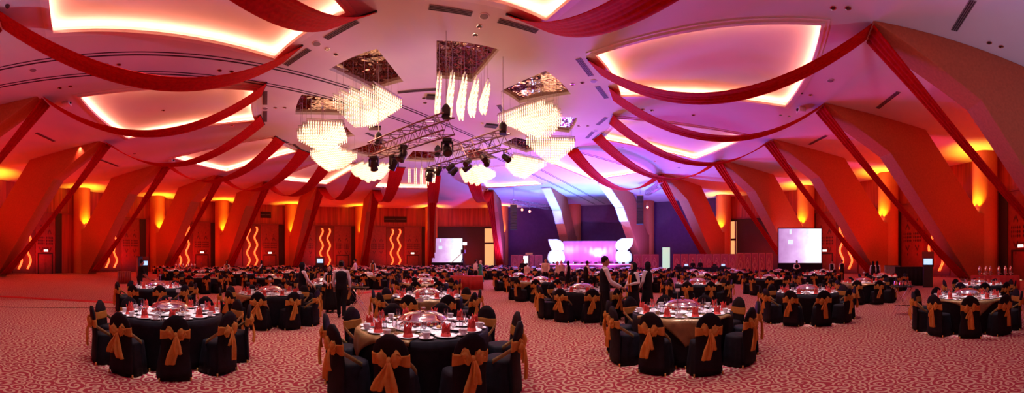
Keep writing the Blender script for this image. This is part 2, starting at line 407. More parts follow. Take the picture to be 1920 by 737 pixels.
# mirrored wells
for a in MIRC:
    b = MB(); n = 6
    lo = [pol(a - MH + 2 * MH * i / n, 5.95, ZC) for i in range(n + 1)] + [pol(a + MH - 2 * MH * i / n, 9.0, ZC) for i in range(n + 1)]
    hi = [p + Vector((0, 0, .16)) for p in lo]; k = n + 1
    b.loft([lo, hi], cap=False)
    struct(b.build('ceiling_well', M['trim']))
    c = MB()
    for i in range(n): c.add([hi[i], hi[i + 1], hi[2 * k - 2 - i], hi[2 * k - 1 - i]], [(0, 1, 2, 3)])
    struct(c.build('ceiling_mirror_panel', M['mirror']))
# ---------------------------------------------------------------- slanted beams and columns
BW = 0.62
ORD = ['nearest on the right', 'second on the right', 'third on the right', 'fourth on the right', 'fifth on the right', 'right of the stage', 'left of the stage', 'between stage and left screen', 'behind the left screen', 'centre left', 'left of centre', 'sixth from the left', 'fifth from the left', 'fourth from the left', 'third from the left', 'second from the left', 'nearest on the left']
def place_name(i): return ORD[i]
for i, a in enumerate(RIBS):
    r = RA if i < 12 else RA + 0.3
    prof = [(0.0, ZC), (4.65, 8.4), (12.4, 0.0), (15.2, 0.0), (15.2, 5.4), (13.2, 5.4), (7.6, ZC)]
    b = MB(); k = len(prof)
    b.loft([[pol(a, r + s, z, -BW) for s, z in prof], [pol(a, r + s, z, BW) for s, z in prof]])
    o = struct(b.build('slanted_beam', M['beam']))
    bev = o.modifiers.new('bevel', 'BEVEL'); bev.width = 0.03; bev.segments = 2; bev.limit_method = 'ANGLE'
    c = MB(); p = pol(a, r + 14.7)
    c.lathe([(1.05, 0), (1.05, ZC)], (p.x, p.y, 0), 32)
    struct(c.build('column', M['column'], smooth='auto'))
    if 5 <= i <= 6: continue
    # uplight on the ledge in front of the column
    q = pol(a, r + 13.42, 5.4)
    root = empty('column_uplight', q); tag(root, 'small amber uplight on the beam ledge against the column, ' + place_name(i), 'light', 'column uplights')
    u = MB(); u.lathe([(0.09, 0), (0.11, 0.02), (0.11, 0.12), (0.08, 0.16)], (0, 0, 0), 14); u.build('housing', M['dark_metal'], root, 'auto')
    u = MB(); u.lathe([(0.075, 0.161), (0.07, 0.168)], (0, 0, 0), 14); u.build('lens', M['led'], root)
    for sgn in (-1, 1):
        qq = pol(a, r + 13.36, 5.62, sgn * .30)
        lamp('SPOT', 'column_uplight_beam', qq, 1700, (1.0, 0.46, 0.015), 0.05, pol(a, r + 13.85, 10.5, sgn * .5), 70, 1.0)
    lamp('POINT', 'column_uplight_glow', pol(a, r + 12.6, 9.7), 40, (1.0, 0.28, 0.02), 0.15)

# ---------------------------------------------------------------- red drapes from the ceiling ring over the beam tips to the beam feet
for i, a in enumerate(RIBS + [267, -61]):
    ah = {0: -38.8}.get(i, a)
    root = empty('ceiling_drape', pol(ah, RH, ZC)); M4 = root.matrix_basis.inverted() if False else None
    org = pol(ah, RH, ZC)
    nm = (['near right', 'second right', 'third right', 'fourth right', 'fifth right', 'first stage-right', 'first stage-left', 'between stage and left screen', 'beside the left screen', 'centre left', 'eighth from the left', 'seventh from the left', 'sixth from the left', 'fifth from the left', 'fourth from the left', 'third from the left', 'second from the left', 'large one at top left', 'large one at top right'])[i]
    if 5 <= i <= 6:
        bpy.data.objects.remove(root); continue
    tag(root, 'long red ceiling drape slung to a beam tip, ' + nm, 'drape', 'red ceiling drapes')
    sag = 2.3; w0, w1 = 0.75, 0.55
    def swag(u, v, ah=ah, a=a):
        r = RH + (RA - RH) * u; an = ah + (a - ah) * u; w = (w0 + (w1 - w0) * u) * (1 - .18 * math.sin(PI * u))
        t = (v * 2 - 1) * w
        z = ZC - .06 - 4 * sag * u * (1 - u) - .05 * math.cos(v * 2 * PI) * math.sin(PI * u) + .012 * math.sin(v * 40)
        return pol(an, r, z, t) - org
    s = MB(); s.sheet(swag, 36, 24); s.solid('swag', M['drape'], 0.02, root)
    if i < 17:
        def tail(u, v, a=a):
            r = RA + .05 + 12.1 * u; z = ZC - .12 - (ZC - .35) * u - 1.0 * 4 * u * (1 - u) * .35
            w = .58 * (1 - .45 * math.sin(PI * min(1, u * 1.1)))
            f = .05 * math.sin(v * 7 * PI)
            return pol(a, r - f * .6, z - f * .6, (v * 2 - 1) * w) - org
        s = MB(); s.sheet(tail, 30, 28); s.solid('hanging_panel', M['drape'], 0.02, root)
    hb = MB(); hb.box(Vector((0, 0, -.03)), (1, 1, 1), Matrix.Rotation(R(ah), 3, 'Z') @ Matrix.Diagonal((0.06, 1.6, 0.06))); hb.build('hook_bar', M['dark_metal'], root)

# ---------------------------------------------------------------- ceiling details
ca, sa = math.cos(2.6094), math.sin(2.6094)
for j, b0 in enumerate((15.30, 15.52, 16.88, 17.10)):
    nx, ny = ca, sa; tx, ty = -sa, ca
    mid = Vector((nx * b0, ny * b0, 0))
    L0, L1 = -6.0, 46.0
    # ends at the walls
    t = MB(); P = mid + Vector((tx, ty, 0)) * -L0; Q = mid + Vector((tx, ty, 0)) * -L1
    def clip(P, Q):
        d = Q - P; f = P - Vector((CX, CY, 0)); A = d.dot(d); B = 2 * f.dot(d); Cc = f.dot(f) - 37.8 ** 2
        s = math.sqrt(B * B - 4 * A * Cc); return P + d * ((-B - s) / (2 * A)), P + d * ((-B + s) / (2 * A))
    P, Q = clip(P, Q); n = (Q - P).normalized(); wv = Vector((nx, ny, 0)) * (.045 if j % 2 else .03)
    t.prism([P - wv + Vector((0, 0, ZC - .012)), Q - wv + Vector((0, 0, ZC - .012)), Q + wv + Vector((0, 0, ZC - .012)), P + wv + Vector((0, 0, ZC - .012))], (0, 0, .01))
    struct(t.build('ceiling_track', M['slot']))
def ceil_dir(px, py, px2, py2): return atz(px, py, ZC), atz(px2, py2, ZC)
VENTS = [((611, 72), (670, 39)), ((536, 122), (580, 92)), ((804, 13), (885, 26)), ((934, 38), (1007, 59)), ((1084, 110), (1108, 142)), ((1120, 162), (1137, 184)),
         ((497, 171), (497, 196)), ((497, 208), (497, 228)), ((513, 256), (540, 268)), ((550, 270), (562, 279)), ((1120, 234), (1137, 220)), ((1100, 259), (1112, 247)), ((1789, 57), (1825, 0)),
         ((1645, 203), (1685, 172)), ((1517, 271), (1550, 254)), ((746, 173), (822, 167)), ((935, 197), (945, 211)), ((687, 249), (720, 264)), ((68, 249), (102, 265)), ((182, 297), (222, 312))]
for (p, q) in VENTS:
    P, Q = ceil_dir(*p, *q); d = (Q - P); L = d.length; d.normalize(); c = (P + Q) / 2; ang = math.atan2(d.y, d.x)
    root = empty('ceiling_vent', (c.x, c.y, ZC), ang); tag(root, None, 'vent', 'slot air vents in the ceiling')
    b = MB(); b.box((0, 0, -.01), (L, .26, .02)); b.build('frame', M['grey'], root)
    for s in (-1, 0, 1):
        b = MB(); b.box((0, s * .075, -.024), (L - .06, .035, .008)); b.build('slot', M['slot'], root)
    root['_px'] = ((p[0] + q[0]) / 2, (p[1] + q[1]) / 2)
SPK = [(594, 82), (908, 30), (1113, 152), (497, 203), (544, 270), (1117, 245), (62, 131), (1557, 151), (252, 288), (1273, 314), (1214, 272)]
for x, y in SPK:
    p = atz(x, y, ZC); root = empty('ceiling_speaker', p); tag(root, None, 'speaker', 'round ceiling speakers'); root['_px'] = (x, y)
    b = MB(); b.lathe([(.19, 0), (.19, -.012), (.17, -.02)], (0, 0, 0), 24); b.build('rim', M['trim'], root, 'auto')
    b = MB(); b.lathe([(.165, -.019), (.10, -.026), (.01, -.028)], (0, 0, 0), 24); b.build('mesh_cover', M['grey'], root, 'auto')
CANS = [(95, 87), (200, 121), (223, 121), (614, 92), (630, 102), (899, 49), (891, 65), (1562, 15), (1590, 15), (1073, 158), (1092, 155), (1855, 80), (1877, 87), (412, 132), (434, 134), (112, 165), (132, 162),
        (516, 202), (534, 202), (1331, 122), (1354, 122), (1205, 205), (1222, 207), (1502, 175), (1520, 178), (795, 184), (797, 193), (904, 231), (734, 298), (1464, 216), (1480, 218), (1085, 236), (1102, 236), (306, 207), (435, 235), (350, 311), (1150, 288), (1228, 302), (1300, 216), (1168, 277)]
for x, y in CANS:
    inc = 0.385 if (1320 < x < 1360 and y == 122) else 0
    p = atz(x, y, ZC + inc); root = empty('downlight', p); tag(root, None, 'light', 'small recessed downlights'); root['_px'] = (x, y)
    b = MB(); b.lathe([(.11, 0), (.115, -.012), (.085, -.018), (.08, -.004)], (0, 0, 0), 16, cap=False); b.build('trim_ring', M['chrome'], root, 'auto')
    b = MB(); b.lathe([(.079, -.004), (.05, -.003)], (0, 0, 0), 16); b.build('lamp_glass', M['water'], root)
def side(x): return 'far left' if x < 300 else 'left' if x < 640 else 'left of centre' if x < 860 else 'right of centre' if x < 1080 else 'right' if x < 1500 else 'far right'
ROOTSPX = [o for o in col.objects if '_px' in o]
for o in ROOTSPX:
    x, y = o['_px']; del o['_px']
    near = sorted(((x - q) ** 2 + (y - v) ** 2, n) for q, v, n in [(875, 105, 'front centre mirrored well'), (680, 125, 'front left mirrored well'), (590, 195, 'leftmost mirrored well'), (1000, 160, 'mirrored well right of centre'), (1320, 120, 'large right-hand cove'), (1270, 260, 'second right-hand cove'), (330, 210, 'left-hand cove'), (250, 60, 'top-left cove'), (430, 290, 'third left cove'), (1700, 100, 'nearest right beam tip'), (1540, 200, 'second right beam tip'), (1440, 265, 'third right beam tip'), (100, 190, 'second left beam tip'), (190, 265, 'third left beam tip'), (1000, 10, 'top centre cove'), (1180, 320, 'cove nearest the stage'), (820, 260, 'lighting trusses')])[0][1]
    base = {'ceiling_vent': 'long slotted air vent', 'ceiling_speaker': 'round grey ceiling speaker', 'downlight': 'small chrome ringed downlight'}[o.name.split('.')[0]]
    rel = ('upper ' if y < 100 else 'middle ' if y < 200 else 'lower ') + side(x)
    o['label'] = f'{base} near the {near}, {rel}'
    o['_k'] = [x, y]
# make near-identical labels single out one: order each set from left to right
groups = {}
for o in ROOTSPX: groups.setdefault(o['label'].split(', ')[0], []).append(o)
NTH = ['leftmost', 'second from left', 'third from left', 'fourth from left', 'fifth from left', 'sixth from left', 'seventh from left', 'eighth from left', 'ninth from left']
for lb, os_ in groups.items():
    if len(os_) > 1:
        for k, o in enumerate(sorted(os_, key=lambda q: tuple(q['_k']))): o['label'] = (NTH[k] + ' ' + lb).replace('small ', '')
for o in ROOTSPX: del o['_k']
# camera dome at top left, black hatches
p = atz(14, 8, ZC); root = empty('security_camera', p); tag(root, 'black dome security camera on the ceiling in the top left corner', 'camera')
b = MB(); b.lathe([(.10, 0), (.11, -.03), (.09, -.04)], n=20); b.build('base', M['white'], root, 'auto')
b = MB(); b.lathe([(.085, -.04), (.08, -.09), (.05, -.13), (.01, -.145)], n=20); b.build('dome', M['water'], root, True)
for k, (x, y, z) in enumerate([(813, 182, 10.50), (921, 236, 9.6), (703, 240, 9.6)]):
    b = MB(); p = atz(x, y, z); b.box((0, 0, 0), (.75, .5, .10)); o = b.build('ceiling_hatch', M['dark_metal']); o.location = p; o.rotation_euler = (0, 0, .35)
    bv = o.modifiers.new('bevel', 'BEVEL'); bv.width = .02
    tag(o, ['flat black box on the ceiling left of the tallest chandelier', 'black hanging box above the right truss', 'black box below the left chandelier'][k], 'box')
# white projectors hung by the beam tips
for k, (x, y, d) in enumerate([(125, 193, 20.3), (1502, 207, 21.0), (322, 301, 32), (505, 348, 43), (1322, 304, 34), (912, 356, 45), (718, 352, 43)]):
    p = atpd(x, y, d); root = empty('projector', (p.x, p.y, p.z)); root.rotation_euler = (0, 0, math.atan2(CY - p.y, CX - p.x) - PI / 2)
    tag(root, 'white projector hung from ceiling, ' + ['beside the second left beam tip', 'beside the second right beam tip', 'beside the fourth left beam tip', 'beside the sixth left beam tip', 'beside the fourth right beam tip', 'left of the stage beam', 'left of centre by a beam tip'][k], 'projector', 'ceiling projectors')
    b = MB(); b.box((0, 0, 0), (.52, .42, .26)); o = b.build('body', M['white'], root); bv = o.modifiers.new('b', 'BEVEL'); bv.width = .03; bv.segments = 2
    b = MB(); b.tube([(0, .2, 0), (0, .28, -.02)], [.09, .07], 14); b.build('lens', M['water'], root)
    b = MB(); b.bar((0, 0, .12), (0, 0, ZC - p.z), .025); b.build('bracket', M['steel'], root)

# ---------------------------------------------------------------- wall features
PATTERN = None
def diamond(b, a, r, z, w, h):
    b.prism([pol(a, r, z - h), pol(a, r, z, w), pol(a, r, z + h), pol(a, r, z, -w)], pol(a, -0.02) - pol(a, 0))
def patterned_panel(a0, a1, z0, z1, where):
    b = MB(); arcbox(b, a0, a1, RW - .10, RW - .02, z0, z1)
    o = b.build('carved_wall_panel', M['wood_red']); o['kind'] = 'structure'
    am = (a0 + a1) / 2; d = MB()
    for frac in (.28, .72):
        ac = a0 + (a1 - a0) * frac; zm = (z0 + z1) / 2 + .3
        for t in (-.42, -.21, 0, .21, .42):
            aa = ac + math.degrees(t / RW)
            for z in (zm - .35, zm, zm + .35): diamond(d, aa, RW - .11, z, .07, .15)
        for s in (-1, 1):
            for t, zz in ((-.2, .9), (.2, .9), (0, 1.25), (-.1, 1.1), (.1, 1.1), (0, 1.75)):
                diamond(d, ac + math.degrees(t / RW), RW - .11, zm + s * zz, .05, .16)
    o2 = d.build('panel_carving', M['dark'], o)
def wave_light(a, where):
    b = MB(); arcbox(b, a - 2.3, a + 2.3, RW - .14, RW - .02, .15, 7.3); root0 = b.build('wave_wall_panel', M['neon_back']); root0['kind'] = 'structure'
    for s in (-1, 1):
        root = empty('wave_wall_light', pol(a, RW - .3, .5, s * .62)); root.rotation_euler = (0, 0, R(a))
        tag(root, f'{"right" if s < 0 else "left"} glowing orange wavy light of the pair on the {where}', 'light', 'wavy neon wall lights')
        def wv(z, r): return (r, .23 * math.sin((z - .6) / 6.3 * 2 * PI * 2.6 + (0.3 if s > 0 else PI + .3)) * (-1 if s < 0 else 1) * -1, z)
        pts = [wv(.1 + 6.3 * k / 60, 0) for k in range(61)]
        t = MB(); t.tube([(x, y + .09, z) for x, y, z in pts], .045, 6); t.build('neon_tube', M['neon'], root, True)
        t = MB(); t.tube([(x, y - .09, z) for x, y, z in pts], .045, 6); t.build('neon_tube', M['neon'], root, True)
        t = MB(); t.tube([(x + .06, y, z) for x, y, z in pts], .07, 6); t.build('mirror_strip', M['chrome'], root, True)
def door(a, where, lit=False, h=2.35):
    r = RW - .12
    b = MB(); 
    for t in (-1.0, 1.0): b.add(*boxat(a, r - .03, 0, t, .10, .14, h))
    b.add(*boxat(a, r - .03, h, 0, 2.1, .14, .14))
    fr = b.build('door_frame', M['dark']); fr['kind'] = 'structure'
    for t in (-.48, .48):
        if lit and t > 0: continue
        b = MB(); b.add(*boxat(a, r, 0.02, t, .92, .06, h - .04)); d = b.build('door_leaf', M['wood_red'], fr)
        b = MB(); b.add(*boxat(a, r - .05, 1.0, t - .38 * (1 if t > 0 else -1), .03, .04, .35)); b.build('door_handle', M['chrome'], d)
    if lit:
        b = MB(); b.add(*boxat(a, r + .07, 0.02, .48, .92, .02, h - .04)); o = b.build('lit_doorway', M['doorlight'], fr)
def boxat(a, r, z0, t, w, d, h):
    vs = [pol(a, r + dd, z0 + hh, t + tt) for dd in (-d / 2, d / 2) for tt in (-w / 2, w / 2) for hh in (0, h)]
    return vs, [(0, 1, 3, 2), (4, 6, 7, 5), (0, 4, 5, 1), (2, 3, 7, 6), (0, 2, 6, 4), (1, 5, 7, 3)]
M['doorlight'] = mat('bright_corridor', (1, .9, .7), emit=(1, .72, .42), es=1.4)
M['signlight'] = mat('exit_sign_face', (1, 1, 1), emit=(.95, 1.0, .85), es=3.0)
M['signgreen'] = mat('sign_green', (.05, .4, .15), emit=(.1, .8, .3), es=1.0)
def text(body, size, m, parent, loc, rot, ext=.003, name='lettering'):
    c = bpy.data.curves.new(name, 'FONT'); c.body = body; c.size = size; c.align_x = 'CENTER'; c.align_y = 'CENTER'; c.extrude = ext
    o = bpy.data.objects.new(name, c); c.materials.append(m)
    me = bpy.data.meshes.new_from_object(o); bpy.data.objects.remove(o); o = bpy.data.objects.new(name, me); link(o, parent); o.location = loc; o.rotation_euler = rot; return o
def exit_sign(a, where, z=2.78, rad=RW - .35):
    root = empty('exit_sign', pol(a, rad, z)); root.rotation_euler = (0, 0, R(a + 90))
    tag(root, 'small lit exit sign above the ' + where, 'sign', 'lit exit signs')
    b = MB(); b.box((0, 0, 0), (.62, .08, .26)); b.build('housing', M['white'], root)
    b = MB(); b.box((0, .0435, 0), (.56, .006, .21)); b.build('lit_face', M['signlight'], root)
    text('EXIT', .19, M['signgreen'], root, (0, .05, 0), (R(90), 0, PI))
BAYS = [(-15.6 + .8, 1, 'second right bay'), (2.8, 1, 'third right bay'), (112.6, -1, 'bay left of the left screen'), (130.6, -1, 'centre left bay'), (149.0, -1, 'third bay from the left corner'), (165.8, -1, 'left bay by the pedestal'), (182.8, -1, 'second left bay'), (201.8, -1, 'leftmost bay'), (-33.5, 1, 'nearest right bay')]
for m_, sg, nm in BAYS:
    if m_ != -33.5: wave_light(m_, nm)
    dk = MB(); arcbox(dk, m_ + sg * 6.75, m_ + sg * 8.1, RW - .12, RW - .02, 0.05, 7.4); struct(dk.build('wall_recess', M['dark']))
    patterned_panel(min(m_ + sg * 2.5, m_ + sg * 6.6), max(m_ + sg * 2.5, m_ + sg * 6.6), .05, 7.3, nm)
    patterned_panel(min(m_ - sg * 2.5, m_ - sg * 6.6), max(m_ - sg * 2.5, m_ - sg * 6.6), .05, 7.3, nm)
    if nm not in ('second left bay', 'second right bay'):
        door(m_ + sg * 4.5, nm, lit=(m_ in (112.6, -33.5))); 
        if nm != 'centre left bay': exit_sign(m_ + sg * 4.4, 'double door in the ' + nm)
# vents in the upper wall
for a, w_, z, nm in [(112.6, 2.9, 8.6, 'left of the left screen'), (145.5, 1.3, 8.9, 'left wall high up'), (11.0 - 18 + 2, 0.9, 8.3, 'right wall high up'), (203, 1.2, 8.6, 'far left wall')]:
    root = empty('wall_vent', pol(a, RW)); root.rotation_euler = (0, 0, 0); tag(root, 'long black ventilation opening in the upper wall, ' + nm, 'vent', 'upper wall vents')
    org = pol(a, RW)
    b = MB(); arcbox(b, a - w_, a + w_, RW - .10, RW - .02, z - .5, z + .5); b.v = [tuple(Vector(v) - org) for v in b.v]; b.build('opening', M['slot'], root)
    for q in (-1, 1):
        b = MB(); arcbox(b, a + min(q * .1, q * (w_ - .1)), a + max(q * .1, q * (w_ - .1)), RW - .16, RW - .10, z - .03, z + .03); b.v = [tuple(Vector(v) - org) for v in b.v]; b.build('blade', M['grey'], root)
# wood panel seams and trim
tr = MB(); arcbox(tr, 85, 262, RW - .16, RW - .02, 7.35, 7.5, 60); struct(tr.build('trim_1', M['wood_red']))
tr = MB(); arcbox(tr, -60, 30, RW - .16, RW - .02, 7.35, 7.5, 40); struct(tr.build('trim_2', M['wood_red']))
# plain dark lower wall beside the left screen and right of stage, lit openings, carved strips
for a0, a1 in ((86.5, 102.5), (17.5, 29.5)):
    b = MB(); arcbox(b, a0, a1, RW - .14, RW - .02, 0, 7.3); struct(b.build('wall_recess', M['dark']))
def doorway(px0, px1, ztop, rad, where):
    a0, a1 = sorted((wallpolar(px0, rad), wallpolar(px1, rad)))
    b = MB(); arcbox(b, a0, a1, rad - .05, rad, 0.02, ztop); root = b.build('lit_doorway', M['doorlight2']); root['kind'] = 'structure'
    b = MB(); arcbox(b, a0, a1, rad - .09, rad - .05, ztop * .62, ztop * .66); b.build('door_lintel', M['dark'], root)
    b = MB(); arcbox(b, a0, a0 + (a1 - a0) * .2, rad - .09, rad - .05, .02, ztop); b.build('door_edge', M['grey'], root)
M['doorlight2'] = mat('pale_corridor', (.8, .6, .3), emit=(.85, .55, .2), es=.75)
doorway(909, 930, 7.0, RW - .2, 'left'); doorway(1367, 1381, 7.0, RW - .2, 'right')
patterned_panel(wallpolar(909), wallpolar(895), .05, 7.3, ''); patterned_panel(wallpolar(1411), wallpolar(1382), .05, 7.3, '')

# white cloth panels stretched over the upper part of the two beams behind the stage
for a, nm in ((48, 'right'), (66.4, 'left')):
    org = pol(a, RA, ZC); root = empty('white_beam_cover', org); tag(root, 'white cloth over the upper face of the ' + nm + ' stage beam, lit blue', 'cloth panel', 'white cloths on the stage beams')
    for k, ((s0, z0), (s1, z1)) in enumerate([((-.04, ZC - .04), (4.58, 8.33)), ((4.58, 8.33), (6.05, 6.65))]):
        b = MB(); b.sheet(lambda u, q: pol(a, RA + s0 + (s1 - s0) * u - .05, z0 + (z1 - z0) * u - .03, (q - .5) * 1.22) - org, 8, 6); b.solid('cloth_length', M['shirt'], .02, root)
# ---------------------------------------------------------------- chandeliers
def rod_mesh():
    # one hanging curtain block, local x = radial, y = tangential, z down from 0
    return None
CH_POS = [(a, 7.45) for a in MIRC]
CHN = ['right of centre, second from front', 'right, its left side towards the stage', 'right rear, low beside the stage', 'back right, above the right truss', 'back centre', 'back left', 'left rear, lower of the pair', 'left, upper of the pair with a green tint', 'front left', 'front centre, seen almost end on']
chan_meshes = None
def build_chandelier():
    root = empty('rod_chandelier', (0, 0, 0))
    nb = 5
    for k in range(nb):
        y = -1.05 + 2.1 * k / (nb - 1)
        x0 = -1.55 + .16 * k; x1 = 1.45 - .10 * abs(k - 1) ** 1.5
        z0 = 0
        b = MB(); b.bar((x0 - .1, y, .12), (x1 + .1, y, .12), .03); b.bar((x0 - .1, y - .07, .02), (x1 + .1, y - .07, .02), .02); b.bar((x0 - .1, y + .07, .02), (x1 + .1, y + .07, .02), .02)
        rail = b.build('rail', M['steel'], root)
        for xx in (x0 + .15, (x0 + x1) / 2, x1 - .15):
            c = MB(); c.bar((xx, y, .12), (xx, y, 1.62), .009); c.build('wire', M['steel'], rail)
        g = MB()
        n = int((x1 - x0) / .135)
        for q in range(n + 1):
            u = q / n; x = x0 + (x1 - x0) * u
            L = .42 + .95 * (1 - abs(2 * u - 1) ** 1.25) * (1 - .35 * abs(k - 2) / 2)
            for yy in (-.07, .07):
                m = max(2, int(L / .17)); prof = []
                for e in range(m):
                    za, zb = -L * e / m, -L * (e + 1) / m
                    prof += [(.012, za), (.026, za - .012), (.026, zb + .02), (.012, zb + .008)]
                g.lathe(prof[::-1], (x, y + yy, 0), 4)
        g.build('glass_rods', M['rods'], root)
    return root
for i, (a, rr) in enumerate(CH_POS):
    if i == 0: proto_ch = build_chandelier(); o = proto_ch
    else: o = copy_tree(proto_ch)
    o.location = pol(a, rr, ZC - 1.25); o.rotation_euler = (0, 0, R(a - 6))
    tag(o, 'chandelier of glowing white hanging glass rods, ' + CHN[i], 'chandelier', 'rod chandeliers in a ring')
    lamp('POINT', 'chandelier_glow', (0, 0, -1.75), 88, (1.0, 0.34, 0.22), 0.5, parent=o)

# ---------------------------------------------------------------- lighting trusses and moving heads
def truss(p, q, w, name='lighting_truss', label='', fr=.028):
    p, q = Vector(p), Vector(q); d = (q - p); L = d.length; root = empty(name, p)
    root.rotation_euler = d.to_track_quat('X', 'Z').to_euler()
    tag(root, label, 'truss')
    for y in (-w / 2, w / 2):
        for z in (-w / 2, w / 2):
            b = MB(); b.tube([(0, y, z), (L, y, z)], fr, 6); b.build('chord', M['truss_alu'], root)
    n = max(3, int(L / w)); st = L / n; b = MB()
    for i in range(n):
        x0, x1 = i * st, (i + 1) * st
        for y in (-w / 2, w / 2): b.bar((x0, y, -w / 2), ((x0 + x1) / 2, y, w / 2), fr * .55); b.bar(((x0 + x1) / 2, y, w / 2), (x1, y, -w / 2), fr * .55)
        for z in (-w / 2, w / 2): b.bar((x0, -w / 2, z), (x1, w / 2, z), fr * .5); b.bar((x0, -w / 2, z), (x0, w / 2, z), fr * .5)
    b.build('bracing', M['truss_alu'], root)
    return root
TZ = 6.9
def hung(px, py, z): return atz(px, py, z)
T = []
for (a_, b_, lb) in [((700, 283), (842, 232), 'aluminium lighting truss hanging under the ceiling, left of the two'), ((812, 304), (948, 261), 'aluminium lighting truss hanging under the ceiling, right of the two')]:
    p = hung(*a_, TZ); q = hung(*b_, TZ); truss(p, q, .66, label=lb, fr=.034); T.append((p, q))
    for e, s in ((q, 1), (p, 0)):
        m = e + (p - q if s else q - p).normalized() * (.15 if s else .4)
        root = empty('chain_hoist', (m.x, m.y, TZ)); tag(root, 'black chain hoist at the ' + ('right' if s else 'left') + ' end of the ' + ('left' if len(T) == 1 else 'right') + ' truss', 'hoist', 'chain hoists')
        b = MB(); b.lathe([(.10, .3), (.17, .36), (.18, .62), (.12, .72), (.05, .8)], n=14); b.build('motor', M['dark_metal'], root, 'auto')
        b = MB(); b.bar((0, 0, .8), (0, 0, ZC - TZ), .015); b.build('chain', M['steel'], root)
        b = MB(); b.box((0, 0, .28), (.3, .3, .06)); b.build('hook_plate', M['dark_metal'], root)
def moving_head():
    root = empty('moving_head_light', (0, 0, 0))
    b = MB(); b.box((0, 0, -.10), (.34, .30, .14)); o = b.build('base', M['dark_metal'], root); bv = o.modifiers.new('b', 'BEVEL'); bv.width = .03
    b = MB(); b.box((0, 0, -.02), (.10, .06, .06)); b.build('clamp', M['steel'], root)
    y = MB()
    for s in (-1, 1): y.box((s * .19, 0, -.30), (.05, .14, .32))
    y.box((0, 0, -.185), (.40, .16, .04)); yk = y.build('yoke', M['dark_metal'], root)
    h = MB(); h.lathe([(.09, .20), (.13, .14), (.15, 0), (.15, -.10), (.17, -.22), (.13, -.24)], n=16)
    hd = h.build('lamp_head', M['dark_metal'], root, 'auto'); hd.location = (0, 0, -.40); hd.rotation_euler = (.6, 0, .2)
    l = MB(); l.lathe([(.13, -.241), (.12, -.247)], n=16); l.build('lens', M['water'], hd)
    return root
def par_can():
    root = empty('par_can_light', (0, 0, 0))
    b = MB(); b.box((0, 0, -.03), (.06, .05, .07)); b.build('clamp', M['steel'], root)
    b = MB(); b.tube([(-.14, 0, -.30), (-.14, 0, -.08), (.14, 0, -.08), (.14, 0, -.30)], .014, 6); b.build('bracket', M['dark_metal'], root)
    h = MB(); h.lathe([(.06, .20), (.11, .16), (.125, 0), (.125, -.20)], n=16); hd = h.build('lamp_head', M['dark_metal'], root, 'auto'); hd.location = (0, 0, -.28); hd.rotation_euler = (.9, 0, .3)
    l = MB(); l.lathe([(.11, -.201), (.10, -.205)], n=16); l.build('lens', M['water'], hd)
    f = MB(); f.box((0, .16, -.22), (.22, .01, .14)); f.build('barn_door', M['dark_metal'], hd)
    return root
mh = moving_head(); pc = par_can(); firsts = [True, True]
def put_head(t, u, kind, off, label, rz):
    p, q = T[t]; m = p + (q - p) * u; src = (mh, pc)[kind]
    if firsts[kind]: o = src; firsts[kind] = False
    else: o = copy_tree(src)
    d = (q - p).normalized(); nrm = Vector((-d.y, d.x, 0))
    o.location = m + nrm * off + Vector((0, 0, -.38)); o.rotation_euler = (0, 0, rz); o.scale = (1.12,) * 3
    tag(o, label, 'stage light', ('moving head lights on the trusses', 'par can lights on the trusses')[kind])
nn = ['first', 'second', 'third', 'fourth', 'fifth', 'sixth', 'seventh', 'eighth']
for j, u in enumerate((.10, .24, .52, .92)): put_head(0, u, 0, (-.33, .33)[j % 2], f'black moving head stage light, {nn[j]} from left on the left truss', j * 1.1)
for j, u in enumerate((.03,)): put_head(1, u, 0, -.33, 'black moving head stage light at the left end of the right truss', .4)
for j, u in enumerate((.18, .27, .36, .46, .60, .72, .80, .95)): put_head(1, u, 1, (-.33, .33)[j % 2], f'black par can stage light, {nn[j]} from left on the right truss', .3 + j * .5)

# ---------------------------------------------------------------- stage
SD = 47.0
def spt(px, d, z): return atd(px, d, z)
st = MB(); A, B = spt(1012, SD - 4, 0), spt(1192, SD - 5, 0); A2, B2 = spt(1012, SD + 7, 0), spt(1190, SD + 6, 0)
st.prism([A, B, B2, A2], (0, 0, 1.15)); struct(st.build('stage_platform', M['curtain']))
M['stage_edge'] = mat('stage_skirt', (.35, .10, .22), .6)
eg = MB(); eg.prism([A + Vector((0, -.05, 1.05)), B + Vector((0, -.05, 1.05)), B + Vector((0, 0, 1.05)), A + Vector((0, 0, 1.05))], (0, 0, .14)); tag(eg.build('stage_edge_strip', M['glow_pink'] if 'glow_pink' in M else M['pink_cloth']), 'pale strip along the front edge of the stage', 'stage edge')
# pink lit backdrop
root = empty('stage_backdrop', spt(1106, SD, 1.15)); tag(root, 'wide pale cloth backdrop lit pink at the back of the stage', 'backdrop')
org = root.location
L_, R_ = spt(1056, SD + .3, 0), spt(1156, SD - .3, 0); hb = 1.68 + SD * 35 / F; 
def bd(u, v):
    p = L_ + (R_ - L_) * u; return Vector((p.x, p.y + .04 * math.sin(u * 60) , 1.15 + (hb - 1.15) * v)) - org
b = MB(); b.sheet(bd, 120, 2); b.solid('cloth', M['pink_cloth'], .03, root)
b = MB()
for u in (0, .5, 1): p = L_ + (R_ - L_) * u - org; b.bar((p.x, p.y + .15, 0), (p.x, p.y + .15, hb - 1.15), .05)
b.bar(L_ - org + Vector((0, .1, hb)), R_ - org + Vector((0, .1, hb)), .05); b.build('frame', M['dark_metal'], root)
for px in (1075, 1138):
    lamp('SPOT', 'stage_backdrop_wash', spt(px, SD - 9, 1.3), 3200, (1.0, .22, .95), .1, spt(px, SD, 2.6), 60, 1)
